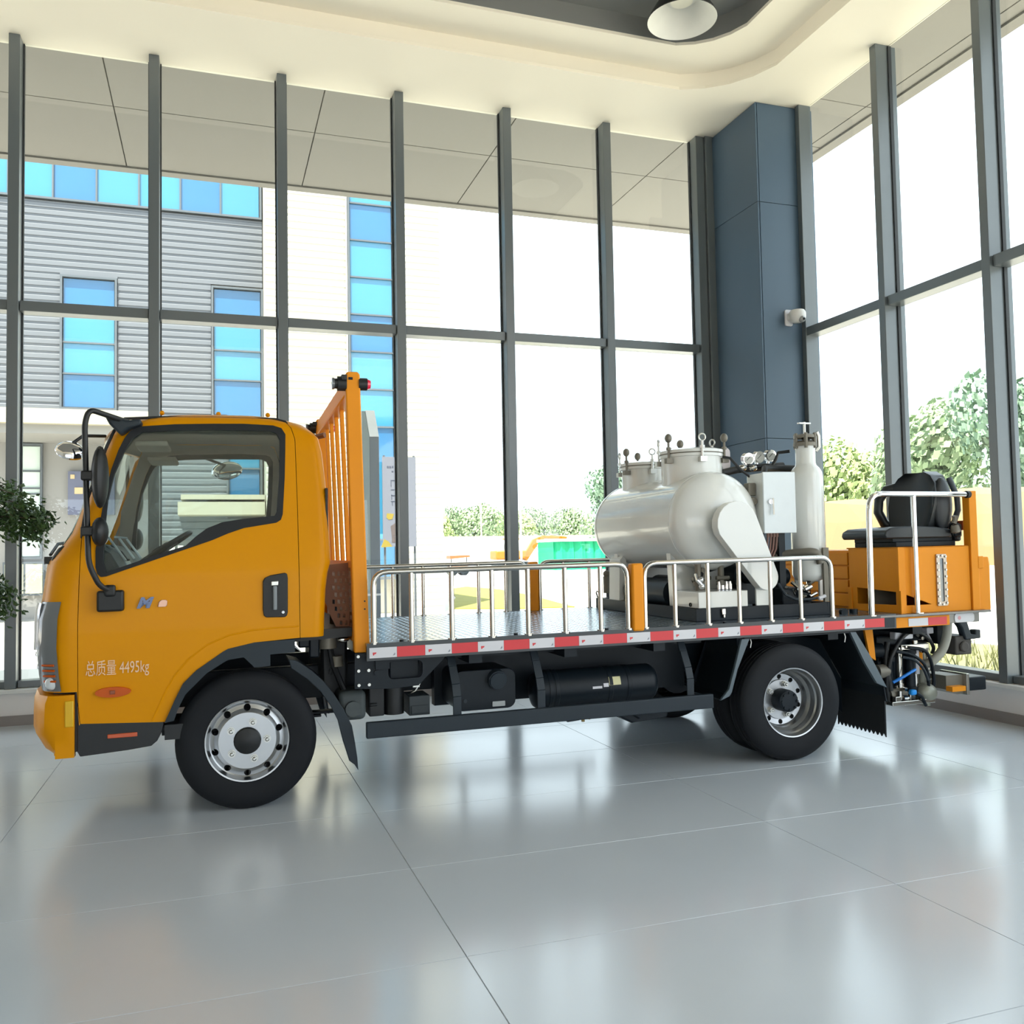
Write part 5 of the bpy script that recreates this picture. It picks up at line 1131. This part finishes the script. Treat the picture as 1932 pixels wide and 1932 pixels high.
MB().prism([(24.4,1.5),(25.6,1.5),(25.6,2.35),(25.4,2.55),(24.5,2.55)], 'y', Y-.9, Y-.1).build('cab', mat('excavator_cab', '#3e4a50', .15, coat=1), EX, 30, .05)
MB().box((24.35, Y-.92, 2.5), (25.65, Y-.08, 2.62)).build('cab_roof', M_exo, EX, 0)
MB().prism([(26.2,.7),(26.6,.6),(27.6,2.0),(28.3,2.55),(28.15,2.85),(27.2,2.5),(26.3,1.1)], 'y', Y-.2, Y+.2).build('boom', M_exo, EX, 0, .03)
MB().beam((28.1, Y, 2.72), (30.3, Y, 2.62), .25, .28).build('stick', M_exo, EX, 0, .03)
MB().prism([(30.0,2.75),(30.45,2.70),(30.0,1.2),(29.5,.45),(29.25,.6),(29.75,1.6)], 'y', Y-.3, Y+.3).build('bucket', M_exo, EX, 0, .03)
MB().cyl((26.5, Y, 1.0), (27.7, Y, 1.9), .07, 8).cyl((27.6, Y, 2.7), (29.7, Y, 2.95), .06, 8).build('ram', M_steel, EX)
MC = thing('compact_roller', 'small orange and red machine parked far across the yard', 'machine', (16.2, 60, GZ)); CTX['off'] = Vector((16.2, 60, GZ)); Y = 60
MB().box((15.5, Y-.5, .35), (16.8, Y+.5, .75)).build('body', M_exo, MC, 30, .06); MB().prism([(15.5,1.0),(16.95,1.12),(16.9,1.25),(15.5,1.22)], 'y', Y-.55, Y+.55).build('canopy_top', mat('roller_red_orange', '#e8542a', .5), MC, 0)
for x in (15.75, 16.55): MB().cyl((x, Y-.45, .17), (x, Y+.45, .17), .32, 18).build('roller_drum', M_chas, MC)
for x in (15.6, 16.7): MB().cyl((x, Y-.45, .7), (x, Y-.45, 1.1), .03, 6).build('canopy_pillar', M_chas, MC)
SLm = thing('street_lamp', 'thin pale street lamp with slanted arm far across the yard', 'street lamp', (20.9, 60, GZ)); CTX['off'] = Vector((20.9, 60, GZ))
MB().tube([(20.9,60,GZ),(20.9,60,4.75),(21.3,60,5.2),(21.95,60,5.8)], [.08,.07,.06,.05], 8).build('pole', mat('pale_pole', '#b9c4bd', .5), SLm); MB().sphere((22.1, 60, 5.85), .16, 10, 6, (2, .8, .5)).build('lamp_head', mat('pale_pole', '#b9c4bd'), SLm)
CTX['off'] = Vector((0,0,0))
PM = thing('chimney_mast', 'thin tall mast rising above the far trees', 'mast', (31.1, 104, GZ)); CTX['off'] = Vector((31.1, 104, GZ))
MB().cyl((31.1,104,GZ), (31.1,104,9.6), .16, 8, .05).box((30.95,103.9,6.2), (31.25,104.1,7.2)).build('mast_pole', mat('mast_cream', '#b5a98a', .7), PM)
CTX['off'] = Vector((0,0,0))
# sand embankment beyond the right-hand glazing
M_sand = mat('sand_embankment', (.235, .165, .08), .9, var=.10, scale=.25)
b = MB(); NX, NY = 24, 6; yy0, yy1 = 8, 41
for i in range(NX+1):
    y = yy0+(yy1-yy0)*i/NX
    for k in range(NY+1):
        t = k/NY; h_ = (GZ, 1.3, 2.5, 3.2, 3.3, 3.25, 3.2)[k]+(.14*math.sin(i*1.3+k) if 0 < k else 0); b.v.append(Vector((24.2+2.8*t+.25*math.sin(i*.9), y, h_)))
for i in range(NX):
    for k in range(NY): a = i*(NY+1)+k; b.f.append([a, a+1, a+NY+2, a+NY+1]); b.m.append(0)
em = S(b.build('embankment', M_sand, smooth=0))
b = MB(); b.box((21.5, 10, GZ), (21.7, 41, .75)); S(b.build('wall_low_kerb', mat('white_boundary_wall', (.72,.71,.69)), smooth=0))
# ------------------------------------------------------------------ trees
def crown_mesh(seed, r, h, n, ls):
    rg = random.Random(seed); b = MB(); blobs = []
    for k in range(9):
        a = rg.uniform(0, 2*PI); q = rg.uniform(.1, .75); blobs.append((Vector((r*q*math.cos(a), r*q*math.sin(a), h*rg.uniform(.15, .85))), r*rg.uniform(.35, .55)))
    blobs.append((Vector((0,0,h*.55)), r*.7))
    for k in range(n):
        c, br = rg.choice(blobs); d = Vector((rg.gauss(0,1), rg.gauss(0,1), rg.gauss(0,1))).normalized(); p = c+d*br*(rg.uniform(.75,1.05))
        u = (d+Vector((rg.uniform(-.8,.8), rg.uniform(-.8,.8), rg.uniform(-.8,.8)))).normalized(); s_ = u.orthogonal().normalized(); t_ = u.cross(s_); L = ls*rg.uniform(.6, 1.3)
        b.add([p-s_*L*.5, p+t_*L*.32, p+s_*L*.5, p-t_*L*.32], [(0,1,2,3)])
    me = b.mesh('crown', fix=False, weld=False); return me
M_tl = [mat('tree_leaves_%s' % n_, c, .8, var=.30, scale=.5) for n_, c in (('pale', (.27, .36, .20)), ('fresh', (.34, .42, .17)), ('deep', (.20, .30, .20)))]  # haze and overexposure put into the leaf colours as extra paleness
TREE_ME = []
for i, (r, h, n_, ls) in enumerate(((2.9, 4.6, 5200, .34), (2.9, 3.8, 5200, .34), (3.1, 6.0, 6000, .36))):
    me = crown_mesh(20+i, r, h, n_, ls); me.materials.append(M_tl[i]); TREE_ME.append(me)
TRK = MB().tube([(0,0,0),(.06,.03,1.2),(0,0,2.6)], [.16,.13,.08], 8).tube([(0,0,1.5),(.6,.2,2.7)], [.07,.04], 6).tube([(0,0,1.7),(-.5,-.3,2.8)], [.07,.04], 6).mesh('trunk'); TRK.materials.append(mat('tree_bark', '#6d6353', .9))
def tree(x, y, kind, sc, zc, label, name, group):
    t = thing(name, label, 'tree', (x, y, GZ), rng.uniform(0, 6.28), group); t.scale = (sc, sc, sc*1.22)
    c = inst('crown', TREE_ME[kind], t, (0, 0, zc)); c['kind'] = 'stuff'; inst('trunk', TRK, t, (0, 0, 0))
ORD = ('first', 'second', 'third', 'fourth', 'fifth')
for o_, (x, y, k, sc, zc) in zip(ORD, ((27.4,112,1,1.12,.55),(33.2,112,0,1.15,.75),(39.8,114,1,1.15,.45),(46.4,112,0,1.12,.5),(53.0,113,1,1.15,.5))):
    tree(x, y, k, sc, zc, '%s hazy tree from the white tower in the row behind the boundary wall' % o_, 'boundary_tree', 'trees behind the boundary wall')
tree(38.6, 82, 2, 1.15, .9, 'tall pale green tree beside the green tarpaulin shed', 'broad_tree', None)
for o_, (x, y, k, sc, zc) in zip(ORD, ((34,49.6,1,1.1,.9),(34,43.0,1,1.15,1.0),(34.5,36.2,0,1.2,1.1),(34,28.8,2,1.1,.5),(33.6,21.4,0,1.15,1.0))):
    tree(x, y, k, sc, zc, '%s sunny tree from the corner column above the sand bank' % o_, 'bank_tree', 'trees above the sand bank')
for gap, (x, y, k, sc, zc) in (('first and second', (31.6,122,0,1.2,.5)), ('second and third', (38.6,123,1,1.25,.6)), ('third and fourth', (45.6,122,0,1.2,.5)), ('fourth and fifth', (52.6,123,1,1.2,.5))):
    tree(x, y, k, sc, zc, 'far tree filling the gap between the %s boundary trees' % gap, 'boundary_tree', 'trees behind the boundary wall')
